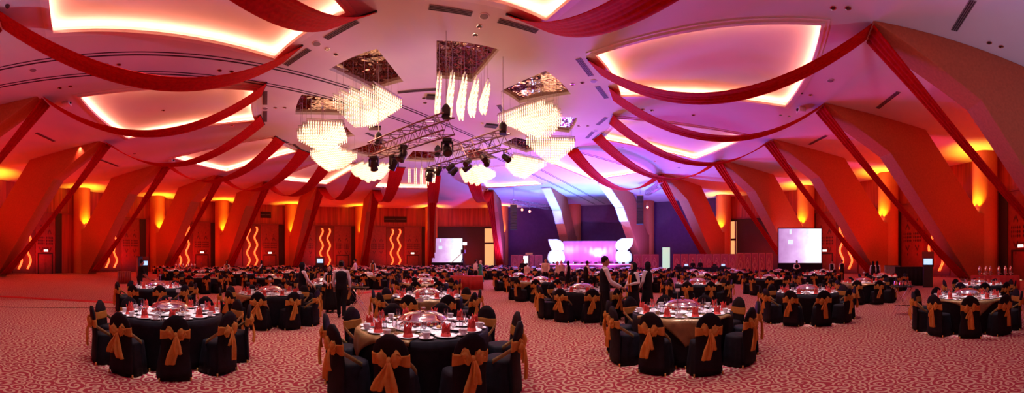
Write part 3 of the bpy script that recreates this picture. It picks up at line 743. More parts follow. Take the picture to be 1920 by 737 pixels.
# curved white side wings
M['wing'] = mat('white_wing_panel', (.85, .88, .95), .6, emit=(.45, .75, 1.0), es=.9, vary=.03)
def wing(outline, px0, py0, d, label, curve=.6):
    pts = [atpd(x, y, d) for y, x0, x1 in outline for x in (x0, x1)]; c = sum(pts, Vector()) / len(pts); c.z = 1.15
    root = empty('stage_wing', c); tag(root, label, 'stage decoration', 'butterfly wing panels beside the stage backdrop')
    b = MB(); lf = [(x0, y) for y, x0, x1 in outline]; rt = [(x1, y) for y, x0, x1 in outline]
    rings = []
    for (x0, y0), (x1, y1) in zip(lf, rt):
        m = 10; row = []
        for k in range(m + 1):
            u = k / m; p = atpd(x0 + (x1 - x0) * u, y0 + (y1 - y0) * u, d - curve * math.sin(PI * u)); row.append(p - c)
        rings.append(row)
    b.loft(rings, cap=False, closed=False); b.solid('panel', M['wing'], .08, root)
    b = MB(); e = [r[0] for r in rings] + [r[-1] for r in rings[::-1]]
    b.tube(e + [e[0]], .05, 6); b.build('edge_rim', M['pink_cloth'], root, True)
    return root, c
UL = [(449, 1028, 1044), (451, 1028.5, 1050), (455, 1029.5, 1055), (460, 1031, 1057), (465, 1033, 1057), (468.6, 1035, 1055.5)]
LL = [(469.6, 1035, 1054), (472, 1031, 1056), (477, 1028, 1058), (483, 1026.8, 1058.5), (488, 1027.5, 1058), (492, 1030, 1056), (495.5, 1035, 1052)]
UR = [(447, 1168, 1187), (449, 1162, 1187), (453, 1157, 1186.6), (458, 1154.5, 1185.5), (463, 1154.5, 1182.5), (467, 1157, 1178), (468.6, 1159, 1176)]
LR = [(469.6, 1160, 1175), (472, 1157, 1180), (477, 1154.6, 1183.5), (483, 1154, 1184.5), (488, 1155, 1184), (492, 1158, 1181), (495.5, 1164, 1176)]
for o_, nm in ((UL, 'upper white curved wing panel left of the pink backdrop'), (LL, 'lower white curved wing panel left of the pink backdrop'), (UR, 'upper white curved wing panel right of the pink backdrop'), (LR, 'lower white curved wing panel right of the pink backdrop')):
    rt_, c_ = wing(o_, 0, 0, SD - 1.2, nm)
for px, z in ((1043, 3.0), (1170, 3.0)):
    lamp('SPOT', 'wing_wash', spt(px, SD - 4.2, 1.4), 500, (.5, .7, 1.0), .1, spt(px, SD - 1.3, z), 80, 1)
# footlight speakers and lamps along the stage front
proto = None
for k in range(13):
    px = 1026 + k * 13; p = spt(px, SD - 3.6, 1.15)
    if proto is None:
        proto = empty('footlight', p); b = MB(); b.box((0, 0, .13), (.34, .30, .26)); o = b.build('housing', M['dark_metal'], proto); bv = o.modifiers.new('b', 'BEVEL'); bv.width = .05; o = proto
        b = MB(); b.lathe([(.11, 0), (.10, .02)], n=14); l = b.build('lens', M['water'], proto); l.location = (0, -.155, .14); l.rotation_euler = (R(90), 0, 0)
    else: o = copy_tree(proto)
    o.location = p; tag(o, 'black footlight on the stage front edge, ' + ['leftmost', 'second from left', 'third from left', 'fourth from left', 'fifth from left', 'sixth from left', 'middle one', 'sixth from right', 'fifth from right', 'fourth from right', 'third from right', 'second from right', 'rightmost'][k], 'stage light', 'footlights on the stage front')
# stage trusses, line arrays, lamps
def lamp_on(p, label, colr):
    root = empty('stage_spotlight', p); tag(root, label, 'stage light')
    b = MB(); b.lathe([(.10, .16), (.16, .1), (.17, -.16)], n=14); h = b.build('housing', M['dark_metal'], root, 'auto'); h.rotation_euler = (R(-70), 0, 0); 
    mm = mat('lit_lens', (1, .5, .3), emit=colr, es=8)
    b = MB(); b.lathe([(.14, -.161), (.13, -.165)], n=14); b.build('lens', mm, h)
    b = MB(); b.bar((0, 0, .1), (0, 0, .5), .02); b.build('hanger', M['steel'], root)
p = atpd(959, 378, 44); q = atpd(1030, 392, 49); truss(p, (q.x, q.y, p.z), .5, 'stage_truss', 'stage lighting truss left of the stage, under the blue lit ceiling')
lamp_on(atpd(979, 393, 44.5), 'orange glowing spotlight on the left stage truss, left of two', (1, .2, .05))
lamp_on(atpd(993, 396, 45.5), 'orange glowing spotlight on the left stage truss, right of two', (1, .2, .05))
p2 = atpd(1213, 362, 42); q2 = atpd(1238, 392, 36); truss(p2, (q2.x, q2.y, p2.z - .3), .5, 'stage_truss', 'stage lighting truss right of the stage beside the red drape')
lamp_on(atpd(1213, 388, 40), 'orange glowing spotlight below the right stage truss', (1, .25, .2))
for nm, px, y0, y1, d in (('left', 963, 385, 431, 44), ('right', 1200, 368, 421, 42)):
    top = atpd(px, y0, d); bot = atpd(px, y1, d); root = empty('line_array_speaker', top); root.rotation_euler = (0, 0, -math.atan2(top.x, top.y) )
    tag(root, 'black hanging line array loudspeaker column ' + nm + ' of the stage', 'speaker', 'line arrays beside the stage')
    n = 9; hgt = top.z - bot.z
    for k in range(n):
        u = k / n; b = MB(); b.box((0, -.25 * u * u, -hgt * (u + .5 / n)), (.8, .55, hgt / n * .94), Matrix.Rotation(-.12 * u, 3, 'X')); o = b.build('speaker_cabinet', M['dark_metal'], root)
    b = MB(); b.box((0, 0, .08), (.8, .5, .08)); b.bar((0, 0, .1), (0, 0, ZC - top.z), .02); b.build('rigging_frame', M['steel'], root)
# projection screens
def screenmat():
    m = bpy.data.materials.new('projected_picture'); m.use_nodes = True; nt = m.node_tree; nt.nodes.clear(); N = nt.nodes.new; L = nt.links.new
    out = N('ShaderNodeOutputMaterial'); em = N('ShaderNodeEmission'); tc = N('ShaderNodeTexCoord'); sp = N('ShaderNodeSeparateXYZ'); L(tc.outputs['Object'], sp.inputs[0])
    cr = N('ShaderNodeValToRGB'); mr = N('ShaderNodeMapRange'); mr.inputs[1].default_value = -2.4; mr.inputs[2].default_value = 2.4
    cr.color_ramp.elements[0].color = (.42, .16, .42, 1); cr.color_ramp.elements[1].color = (1, .93, 1, 1); e = cr.color_ramp.elements.new(.45); e.color = (.80, .45, .85, 1); cr.color_ramp.elements[2].position = .72
    no = N('ShaderNodeTexNoise'); no.inputs['Scale'].default_value = .9; L(tc.outputs['Object'], no.inputs[0])
    ad = N('ShaderNodeMath'); ad.operation = 'MULTIPLY_ADD'; L(no.outputs[0], ad.inputs[0]); ad.inputs[1].default_value = 2.0; L(sp.outputs[0], ad.inputs[2])
    s2 = N('ShaderNodeMath'); s2.operation = 'SUBTRACT'; L(ad.outputs[0], s2.inputs[0]); s2.inputs[1].default_value = .9
    L(s2.outputs[0], mr.inputs[0]); L(mr.outputs[0], cr.inputs[0]); L(cr.outputs[0], em.inputs[0]); em.inputs[1].default_value = 1.15; L(em.outputs[0], out.inputs[0]); return m
M['screen'] = screenmat(); M['blueglow'] = mat('pale_blue_projection', (.6, .8, 1), emit=(.65, .85, 1), es=1.0)
for nm, x0, x1, y0, y1, d in (('left', 810, 867, 447, 492, 56), ('right', 1460, 1540, 429, 493, 37)):
    a, b_ = atd(x0, d), atd(x1, d); z1 = EYE + d * (HY - y0) / F; z0 = EYE + d * (HY - y1) / F; c = (a + b_) / 2; W = (b_ - a).length; H = z1 - z0
    root = empty('projection_screen', (c.x, c.y, 0)); root.rotation_euler = (0, 0, math.atan2((b_ - a).y, (b_ - a).x))
    tag(root, ('large bright pinkish projection screen standing before the right wall' if nm == 'right' else 'bright pinkish projection screen left of the camera tripod, far centre'), 'projection screen')
    m = MB(); m.box((0, 0, (z0 + z1) / 2), (W, .03, H)); m.build('screen_surface', M['screen'], root)
    for k, (x, z, w, h) in enumerate([(-.22, .42, .05, .14), (.17, .42, .07, .16), (-.22, .12, .12, .13)]):
        m = MB(); m.box((x * W, -.02, (z0 + z1) / 2 + z * H - .03), (w * W, .012, h * H)); m.build('bright_picture_patch', M['blueglow'], root)
    m = MB(); fw = .10
    for s in (-1, 1): m.box((s * (W / 2 + fw / 2), 0, (z0 + z1) / 2), (fw, .07, H + 2 * fw))
    m.box((0, 0, z1 + fw / 2), (W, .07, fw)); m.box((0, 0, z0 - fw / 2), (W, .07, fw)); m.build('frame', M['dark_metal'], root)
    m = MB(); m.box((0, .02, z0 / 2 - .05), (W + .2, .05, z0 - .1)); m.build('skirt', M['black_cloth'], root)
# low carved partitions
M['part_red'] = mat('partition_red', (.42, .05, .07), .6, vary=.1); M['part_line'] = mat('partition_gilt', (.75, .22, .16), .5)
def partition(px, w_px, d, label, grp, z=2.35):
    a = atd(px, d); b_ = atd(px + w_px * .94, d); c = (a + b_) / 2; W = (b_ - a).length
    root = empty('folding_partition', (c.x, c.y, 0)); root.rotation_euler = (0, 0, math.atan2((b_ - a).y, (b_ - a).x)); tag(root, label, 'partition', grp)
    m = MB(); m.box((0, 0, z / 2 + .03), (W, .06, z - .06)); m.build('board', M['part_red'], root)
    m = MB(); t = .035
    for s in (-1, 1): m.box((s * (W / 2 - .06), -.04, z / 2), (t, .02, z - .2)); m.box((0, -.04, z / 2 + s * (z / 2 - .1)), (W - .1, .02, t))
    for rr in (1, .6):
        P = [(0, -.045, z / 2 + .75 * rr), (W * .30 * rr, -.045, z / 2), (0, -.045, z / 2 - .75 * rr), (-W * .30 * rr, -.045, z / 2), (0, -.045, z / 2 + .75 * rr)]
        for u, v in zip(P, P[1:]): m.bar(u, v, .022)
    m.build('gilt_pattern', M['part_line'], root)
    m = MB()
    for s in (-1, 1): m.box((s * W * .4, 0, .03), (.08, .4, .05))
    m.build('foot', M['dark_metal'], root)
seq = [(1188, 16, 3, 44, 'just right of the stage'), (1262, 15, 8, 42, 'right of the lit panel'), (1382, 13.5, 5, 34.5, 'before the right lit doorway'), (958, 15, 4, 50, 'left of the stage')]
for x0, wp, n, d, where in seq:
    for k in range(n):
        partition(x0 + k * wp, wp, d, f'carved red partition panel {where}, {NTH[k] if k < 8 else ""} of {n}', 'carved partition panels ' + where)
# lit pale panel beside the partitions
root = empty('lit_panel', atd(1249, 43.5)); tag(root, 'tall pale greenish lit panel standing between the carved partitions', 'panel')
M['palegreen'] = mat('pale_green_light', (.7, .9, .7), emit=(.45, .85, .62), es=.8)
m = MB(); m.box((0, 0, 1.65), (.95, .12, 3.0)); m.build('lit_face', M['palegreen'], root)
m = MB(); m.box((0, .10, 1.66), (1.05, .06, 3.15)); m.build('back_board', M['dark_metal'], root); m = MB(); m.box((0, 0, .06), (1.1, .5, .12)); m.build('base', M['dark_metal'], root)
# ---------------------------------------------------------------- chairs
CH_R = 1.125                                        # seat centre to table centre
def ring(hx, hy, z, n=40, e=3.2, amp=0, ph=0.0, cx=0, cy=0):
    out = []
    for j in range(n):
        t = 2 * PI * j / n; c, s = math.cos(t), math.sin(t)
        k = (abs(c) ** e + abs(s) ** e) ** (-1 / e); m = 1 + amp * math.sin(13 * t + ph) + amp * .6 * math.sin(7 * t + 1.7 * ph)
        out.append(Vector((cx + hx * k * c * m, cy + hy * k * s * m, z)))
    return out
def chair_body(v, lo=False):
    n = 20 if lo else 44
    b = MB()
    b.loft([ring(.275, .232, .018, n, amp=.045, ph=v), ring(.262, .222, .16, n, amp=.035, ph=v), ring(.240, .206, .32, n, amp=.018, ph=v),
            ring(.220, .193, .44, n, amp=.004), ring(.212, .187, .468, n), ring(.17, .145, .48, n)])
    rows = []
    for k in range(13):
        z = .06 + .86 * k / 12
        w = (.222 + .06 * max(0, .42 - z)) if z < .70 else .222 * max(.08, math.sqrt(max(0, 1 - ((z - .70) / .226) ** 2)))
        th = .034 if z < .86 else .026; yc = -.185 - max(0, z - .45) * .13 - (.45 - min(z, .45)) * .05
        fold = .02 if z < .4 else 0
        rows.append(ring(w, th, z, 16 if lo else 28, e=2.4, amp=fold, ph=v, cy=yc))
    b.loft(rows)
    return b
def sash_mesh():
    b = MB(); rings = []; n = 32
    for j in range(n + 1):
        t = 2 * PI * j / n - PI / 2                 # starts at the rear centre
        back = max(0.0, -math.sin(t)) ** 3
        cx, sx = math.cos(t), math.sin(t)
        k = (abs(cx) ** 2.4 + abs(sx) ** 2.4) ** (-1 / 2.4)
        hh = .066 - .040 * back * (1 - abs(cx)) ** .5 * (1 if abs(cx) < .95 else 0)
        z0 = .655; row = []
        for q in range(7):
            z = z0 + hh * (q / 3 - 1) + .003 * math.sin(q * 3 + j)
            yc = -.185 - max(0, z - .45) * .13
            row.append(Vector((.232 * k * cx, yc + .042 * k * sx - (.004 + .006 * back) * (q % 2) * (1 if sx < 0 else .3), z)))
        rings.append(row)
    b.loft(rings, cap=False, closed=False); return b
def bow_parts(v):
    y0 = -.185 - .205 * .13 - .05
    kn = MB(); kn.loft(ell((0, y0 - .01, .655), (.035, .03, .038), 10, 8))
    lp = []
    for s in (-1, 1):
        b = MB(); rings = []; n = 10
        tilt = (-.25, .35, .05)[v] * s + .1
        for i in range(n + 1):
            u = i / n; w = .014 + .068 * math.sin(PI * min(1, u * 1.05)) ** .8; x = s * (.02 + .135 * u); zc = .66 + tilt * .1 * u + (.02, -.015, .01)[v] * u
            rings.append([Vector((x + .012 * math.sin(3 * a + v + i) * u, y0 - .012 + .040 * math.sin(PI * u) * math.cos(a) + .008 * math.sin(6 * a + i * .9), zc + w * math.sin(a) * (1 + .12 * math.sin(7 * a + v * 2)) + .008 * math.cos(4 * a + i * 1.3))) for a in [2 * PI * q / 22 for q in range(22)]])
        b.loft(rings); lp.append(b)
    tl = []
    spec = [((-.05, .38, .16), (.03, .24, .12)), ((-.03, .20, .13), (.02, .42, .15)), ((-.09, .30, .15), (.06, .36, .14))][v]
    for k, (dx, L, w) in enumerate(spec):
        b = MB()
        def f(u, q, dx=dx, L=L, w=w, k=k):
            ww = w * (.25 + .75 * min(1, u * 1.7)); x = dx * u * 1.5 + (q - .5) * ww + .01 * math.sin(u * 5 + k)
            return (x, y0 - .02 - .012 * k - .018 * math.sin(q * 3 * PI + k) * min(1, u * 2) - .03 * math.sin(u * 2.5), .645 - L * u - .012 * math.sin(q * PI) * u)
        b.sheet(f, 10, 10); tl.append(b)
    return kn, lp, tl
CHAIRN = 0
def make_chair(v):
    root = empty('banquet_chair', (0, 0, 0))
    body = chair_body(v * 1.3).build('black_cover', M['black_cloth'], root, True)
    for sx in (-1, 1):
        for sy in (-1, 1):
            b = MB(); b.lathe([(.012, 0), (.014, .004), (.016, .05)], (sx * .245, sy * .205, 0), 10); b.build('leg', M['gold'], root, True)
    s = sash_mesh().solid('sash', M['organza'], .004, root)
    kn, lp, tl = bow_parts(v)
    k = kn.build('bow_knot', M['organza'], s, True)
    for b in lp: b.build('bow_loop', M['organza'], s, True)
    for b in tl: b.solid('bow_tail', M['organza'], .004, s)
    b = MB(); b.sheet(lambda u, q: (.222 + .012 * math.sin(u * PI), -.185 - .03 + u * .26, .60 - .17 * u + q * .055), 6, 2) if v != 1 else b.sheet(lambda u, q: (-.222 - .012 * math.sin(u * PI), -.185 - .03 + u * .26, .60 - .17 * u + q * .055), 6, 2)
    b.solid('side_ribbon', M['sash_in'], .006, root)
    return root
chair_protos = [make_chair(v) for v in range(3)]
def make_far_chair(v):
    root = empty('banquet_chair', (0, 0, 0))
    chair_body(v, True).build('black_cover', M['black_cloth'], root, True)
    s = sash_mesh().build('sash', M['organza'], root, True)
    kn, lp, tl = bow_parts(v); b = MB()
    for m in [kn] + lp + tl: b.add(m.v, m.f)
    b.build('bow', M['organza'], s, True); return root
far_protos = [make_far_chair(v) for v in range(3)]
for o_ in chair_protos + far_protos: o_.scale = (.90, 1, 1)
def low_chair():
    b = MB(); b.loft([ring(.21, .20, .02, 12), ring(.20, .19, .44, 12), ring(.16, .15, .475, 12)])
    rows = []
    for z in (.3, .5, .7, .8, .87, .92):
        w = .20 if z <= .70 else .20 * max(.1, math.sqrt(max(0, 1 - ((z - .70) / .226) ** 2))); rows.append(ring(w, .032, z, 10, cy=-.185 - (z - .45) * .13))
    b.loft(rows); o = MB(); o.loft([ring(.214, .045, .58, 10, cy=-.21), ring(.214, .045, .73, 10, cy=-.22)], cap=False)
    o.loft(ell((0, -.29, .66), (.11, .05, .07), 8, 5)); o.add([(-.07, -.29, .62), (.07, -.30, .62), (.06, -.30, .28), (-.05, -.30, .30)], [(0, 1, 2, 3)])
    return b, o

# ---------------------------------------------------------------- tableware
def make_plate():
    b = MB(); b.lathe([(.004, .003), (.075, .003), (.085, .006), (.128, .018), (.135, .021), (.132, .024), (.09, .011), (.07, .009), (.004, .009)], n=28, cap=True); return b
def make_napkin(v):
    # folded cloth crown: overlapping pointed leaves standing on a wrapped base
    b = MB(); k = 5
    b.lathe([(.055, .0), (.050, .025), (.030, .045)], n=14)
    for i in range(k):
        a = 2 * PI * i / k + v; h = (.135, .12, .105, .13, .11)[(i + v) % 5]; ca_, sa_ = math.cos(a), math.sin(a)
        rings = []
        for q in range(7):
            u = q / 6; w = .036 * math.sin(PI * (.30 + .70 * u)) ** .8 + .001; rr = .022 + .018 * u * (1 if i % 2 else .5); z = .01 + h * u
            rings.append([Vector((ca_ * (rr + .004 * e_) - sa_ * w * s_, sa_ * (rr + .004 * e_) + ca_ * w * s_, z - .008 * abs(s_))) for s_, e_ in ((-1, 0), (-.4, 1.5), (.4, 1.5), (1, 0), (.4, -1), (-.4, -1))])
        b.loft(rings)
    return b
def make_cup():
    root = empty('tea_cup', (0, 0, 0))
    b = MB(); b.lathe([(.004, .012), (.024, .012), (.026, .018), (.036, .035), (.042, .070), (.040, .070), (.034, .036), (.022, .022), (.004, .021)], n=20); b.build('bowl', M['china'], root, 'auto')
    b = MB(); b.tube([(.036, 0, .058), (.056, 0, .060), (.062, 0, .045), (.050, 0, .030), (.034, 0, .030)], .004, 6); b.build('handle', M['china'], root, True)
    return root
def make_saucer():
    b = MB(); b.lathe([(.004, .002), (.045, .002), (.075, .012), (.078, .015), (.045, .008), (.004, .008)], n=24); return b
def make_glass():
    b = MB(); b.lathe([(.030, 0), (.031, .004), (.005, .010), (.005, .065), (.016, .078), (.032, .105), (.034, .14), (.030, .175), (.028, .175), (.031, .14), (.029, .107), (.012, .085), (.002, .08)], n=16); return b
def make_tumbler():
    b = MB(); b.lathe([(.026, 0), (.033, .115), (.031, .115), (.025, .008), (.002, .008)], n=14); return b
def make_fork():
    b = MB(); b.box((0, -.02, .004), (.010, .11, .003)); b.box((0, .045, .006), (.022, .02, .003))
    for x in (-.009, -.003, .003, .009): b.box((x, .075, .007), (.003, .045, .003))
    return b
def make_spoon():
    b = MB(); b.box((0, -.02, .004), (.009, .12, .003)); b.loft(ell((0, .065, .006), (.02, .032, .005), 12, 6)); return b
def make_cloche():
    root = empty('chafing_dish', (0, 0, 0))
    b = MB(); b.lathe([(.30, 0), (.31, .004), (.30, .012), (.26, .016), (.255, .05), (.31, .056), (.325, .062), (.325, .070), (.004, .068)], n=48, sy=.80); b.build('tray', M['chrome'], root, 'auto')
    b = MB(); b.lathe([(.318, .071), (.320, .080), (.305, .088), (.29, .105), (.24, .140), (.16, .166), (.08, .178), (.004, .181)], n=48, sy=.80); l = b.build('lid', M['chrome'], root, 'auto')
    b = MB(); b.lathe([(.010, .178), (.012, .20), (.034, .208), (.036, .220), (.028, .226), (.004, .228)], n=20); b.build('knob', M['chrome'], l, 'auto')
    return root
def make_stand():
    root = empty('table_number_stand', (0, 0, 0))
    b = MB(); b.lathe([(.045, 0), (.045, .006), (.008, .012), (.004, .014)], n=18); b.build('base', M['chrome'], root, 'auto')
    b = MB(); b.bar((0, 0, .012), (0, 0, .40), .004); b.build('pole', M['steel'], root)
    b = MB(); b.box((0, 0, .425), (.07, .004, .05)); b.build('card', M['white'], root)
    return root
def make_bowl(k):
    root = empty(['serving_plate', 'bread_plate', 'sauce_bowl'][k], (0, 0, 0))
    if k == 2:
        b = MB(); b.lathe([(.004, .004), (.03, .004), (.055, .045), (.058, .05), (.052, .048), (.028, .012), (.004, .011)], n=20); b.build('bowl', M['china'], root, 'auto')
        b = MB(); b.lathe([(.045, .036), (.004, .037)], n=16); b.build('sauce', M['bread'], root)
    else:
        b = MB(); b.lathe([(.004, .003), (.07, .003), (.105, .016), (.10, .019), (.06, .010), (.004, .010)], n=24); b.build('dish', M['china'], root, 'auto')
        b = MB(); rr = random.Random(k)
        for q in range(4):
            b.loft(ell((rr.uniform(-.035, .035), rr.uniform(-.035, .035), .03), (.035, .024, .02), 10, 6))
        b.build('food', M['bread'] if k else M['china'], root, True)
    return root
def make_folded():
    b = MB(); b.sheet(lambda u, q: ((u - .5) * .20, (q - .5) * .14, .012 + .036 * abs(math.sin(u * 9 + q * 3 + 2 * math.sin(q * 6))) * math.sin(PI * q) ** .5 * math.sin(PI * u) ** .5), 16, 12); return b

TZ0 = .75; TR = .90
def cloth_top(name, m, parent, phase):
    b = MB(); n = 72; rings = [[Vector((0.01 * math.cos(2 * PI * j / n), .01 * math.sin(2 * PI * j / n), TZ0)) for j in range(n)]]
    rings.append([Vector((TR * .97 * math.cos(2 * PI * j / n), TR * .97 * math.sin(2 * PI * j / n), TZ0)) for j in range(n)])
    for q in range(1, 9):
        z = TZ0 - .012 - (TZ0 - .03) * (q - 1) / 7; amp = .004 + .016 * (q - 1) / 7
        if q == 1: z = TZ0 - .012
        rr = TR + .0 * (q - 1) / 7
        rings.append([Vector(((rr + amp * math.sin(14 * t + phase)) * math.cos(t), (rr + amp * math.sin(14 * t + phase)) * math.sin(t), z)) for t in [2 * PI * j / n for j in range(n)]])
    b.loft(rings); return b.build(name, m, parent, True)
def make_table(ph=0):
    root = empty('round_table', (0, 0, 0))
    cloth_top('black_tablecloth', M['black_cloth'], root, ph)
    return root
def overlay_mesh():
    b = MB(); n = 30; S = 1.15; OX = .36
    def f(u, q):
        x, y = (u - .5) * S + OX, (q - .5) * S + OX; r = math.hypot(x, y)
        rim = TR + .012
        if r <= rim: return (x, y, TZ0 + .004)
        over = r - rim; c, s = x / r, y / r; rr = rim + .010 + .02 * math.sin(over * 9) + .012 * math.sin(14 * math.atan2(y, x))
        return (c * rr, s * rr, TZ0 - over * 1.12)
    b.sheet(f, n, n); return b
table_proto = make_table(0); ov_proto = None
plate_me = make_plate(); proto = {}
def P1(name, mb, m, smooth='auto'):
    o = mb.build(name, m, None, smooth); proto[name] = o; return o
P1('dinner_plate', plate_me, M['china']); P1('tea_saucer', make_saucer(), M['china']); P1('water_goblet', make_glass(), M['glass']); P1('glass_tumbler', make_tumbler(), M['glass'])
P1('dinner_fork', make_fork(), M['steel'], False); P1('soup_spoon', make_spoon(), M['steel']); P1('wrapped_cloth', make_folded(), M['china'], True)
proto['folded_napkin'] = make_napkin(0).build('folded_napkin', M['napkin'], None, 'auto'); nap2 = make_napkin(2).build('folded_napkin', M['napkin'], None, 'auto')
b = MB(); b.lathe([(.004, .003), (.045, .003), (.078, .014), (.082, .017), (.05, .009), (.004, .009)], n=24); P1('side_plate', b, M['china'])
b = MB(); b.lathe([(.004, .004), (.028, .004), (.030, .010), (.055, .048), (.058, .055), (.053, .052), (.030, .016), (.004, .012)], n=20); P1('rice_bowl', b, M['china'])
proto['tea_cup'] = make_cup(); proto['chafing_dish'] = make_cloche(); proto['table_number_stand'] = make_stand()
bowls = [make_bowl(k) for k in range(3)]
for o_, k_ in ((proto['folded_napkin'], 1.15), (nap2, 1.15), (proto['tea_cup'], 1.2), (proto['tea_saucer'], 1.1), (proto['chafing_dish'], 1.06)): o_.scale = (k_,) * 3
USED = set()
def inst(src, loc, rz=0.0, skip=()):
    if src.name not in USED: USED.add(src.name); o = src; KIDS.setdefault(o.name, list(o.children))
    else: o = copy_tree(src, None, skip)
    o.location = loc; o.rotation_euler = (0, 0, rz); return o
# ---------------------------------------------------------------- table positions (centre), seat phase in degrees, name
TABLES = [(793, 613, -14, 'nearest table'), (319, 587, 3, 'big front left table'), (1280, 584, -20, 'big front right table'), (1814, 557, 3, 'far right table'),
 (1514, 548, -18, 'table left of tray stand'), (1092, 545, -25, 'table left of the standing waiter'), (507, 551, -12, 'table before the left waitress'), (800, 556, -17, 'table behind the nearest one'),
 (292, 539, 5, 'second left table'), (1308, 532, -16, 'table behind big right one'), (1014, 528, -8, 'table left of the waiter table'), (602, 532, 10, 'table behind the two waitresses'),
 (798, 531, -16, 'third table from the front'), (1619, 530, -10, 'table behind the tray stand'), (1836, 534, 8, 'table before the red buffet'), (795, 520.5, 4, 'fourth table from the front'),
 (1443, 522, 0, 'mid table right of centre'), (972, 518.5, 8, 'table beside the photo couple'), (376, 520.5, 12, 'table by the left aisle'), (690, 516.5, -9, 'table right of vested waiter'),
 (505, 520.5, 0, 'table behind left waitress'), (1655, 518.5, 5, 'table before black counter'), (1210, 519.5, 0, 'table behind the standing waitresses'), (1125, 515, 0, 'table before stage waiter'),
 (1320, 516, 8, 'third right hand table'), (1527, 515.5, 0, 'table before the right screen'), (832, 509.5, 3, 'table left of red booth')]
xs = []
for (px, py, ph, nm) in TABLES:
    p = atz(px, py, TZ0); xs.append((p.x, p.y, ph, nm, math.hypot(p.x, p.y)))
# rows of further tables fill the hall up to the wall and the stage
def blocked(x, y):
    d = math.hypot(x, y); px = 960 + F * math.atan2(x, y); rc = math.hypot(x - CX, y - CY)
    if rc > 31.5: return True
    for a in RIBS:
        for s in (8, 10, 12):
            q = pol(a, RA + s)
            if math.hypot(x - q.x, y - q.y) < 2.6: return True
    if px < 262: return True
    if px < 318 and d < 26: return True
    if 1000 < px < 1200 and d > 37.5: return True
    if 1240 < px < 1400 and d > 31: return True
    if px > 1000 and px < 1245 and d > 36: return True
    if px > 1655 and d > 14: return True
    if 940 < px < 1010 and d > 42: return True
    if px >= 1400 and d > 30.0: return True
    if d < 19: return True
    if 245 < px < 300 and d > 29: return True
    for qx, qd in ((490, 27.2), (425, 27.5), (666, 24.8), (699, 27.5), (901, 25.5), (892, 25.8), (988, 24.5), (981, 25.6), (1023, 21.6), (1045, 21.9), (1053, 23.6), (1065, 21.2), (1098, 18.3), (1494, 26.5), (1560, 29.6), (1579, 29.4), (1637, 23.8), (1313, 35.2), (868, 23.5), (992, 26.5), (340, 34.5), (355, 34.5), (325, 34.5)):
        q = atd(qx, qd)
        if math.hypot(x - q.x, y - q.y) < 1.85: return True
    if 800 < px < 920 and d < 27: return True
    if 640 < px < 735 and d < 22.5: return True
    return any(math.hypot(x - q[0], y - q[1]) < 3.45 for q in xs)
rows = {}
rnd = random.Random(3)
for j in range(14):
    for i in range(-12, 13):
        x = -1.5 + i * 3.75 + (j % 2) * 1.8 + rnd.uniform(-.2, .2); y = 17.5 + j * 3.35 + rnd.uniform(-.2, .2)
        if not blocked(x, y): rows.setdefault(j, []).append((x, y)); xs.append((x, y, rnd.uniform(-18, 18), None, math.hypot(x, y)))
ROWN = ['first', 'second', 'third', 'fourth', 'fifth', 'sixth', 'seventh', 'eighth', 'ninth', 'tenth', 'eleventh', 'twelfth', 'thirteenth', 'fourteenth']
js = sorted(rows)
names = {}
for a_, j in enumerate(js):
    for b_, (x, y) in enumerate(sorted(rows[j])):
        names[(x, y)] = f'{ROWN[b_]} table from left, {ROWN[a_]} far row'
tabs = [(x, y, ph, nm or names[(x, y)], d) for x, y, ph, nm, d in xs]
tabs.sort(key=lambda t: t[4])
CLOCK = {0: 'twelve', 1: 'one', 2: 'two', 3: 'three', 4: 'four', 5: 'five', 6: 'six', 7: 'seven', 8: 'eight', 9: 'nine', 10: 'ten', 11: 'eleven'}
NCH = 0; stuffC = []; stuffN = []; stuffP = []
NEARD = 13.5
def xf(mb, loc, rz, dest):
    m = Matrix.Translation(loc) @ Matrix.Rotation(rz, 4, 'Z'); n = len(dest.v)
    dest.v += [tuple(m @ Vector(v)) for v in mb.v]; dest.f += [tuple(i + n for i in f) for f in mb.f]
lowC, lowB = low_chair(); sC, sB, sN, sP, sG = MB(), MB(), MB(), MB(), MB()
lowN = MB(); lowN.loft([[Vector((r * math.cos(t), r * math.sin(t), z)) for t in [2 * PI * q / 6 for q in range(6)]] for r, z in ((.06, .0), (.045, .05), (.03, .10), (.004, .14))])
lowP = MB(); lowP.lathe([(.12, .004), (.13, .02), (.004, .018)], n=10); lowP.lathe([(.035, .005), (.045, .08)], (.2, .03, 0), 6); lowP.lathe([(.10, .004), (.11, .05), (.004, .06)], (.02, .24, 0), 8)
lowG = MB(); lowG.lathe([(.03, 0), (.033, .15)], (-.1, .15, 0), 6)
count = dict(chair=0, nap=0, cup=0)
def unit(ang): return Vector((math.cos(ang), math.sin(ang), 0))
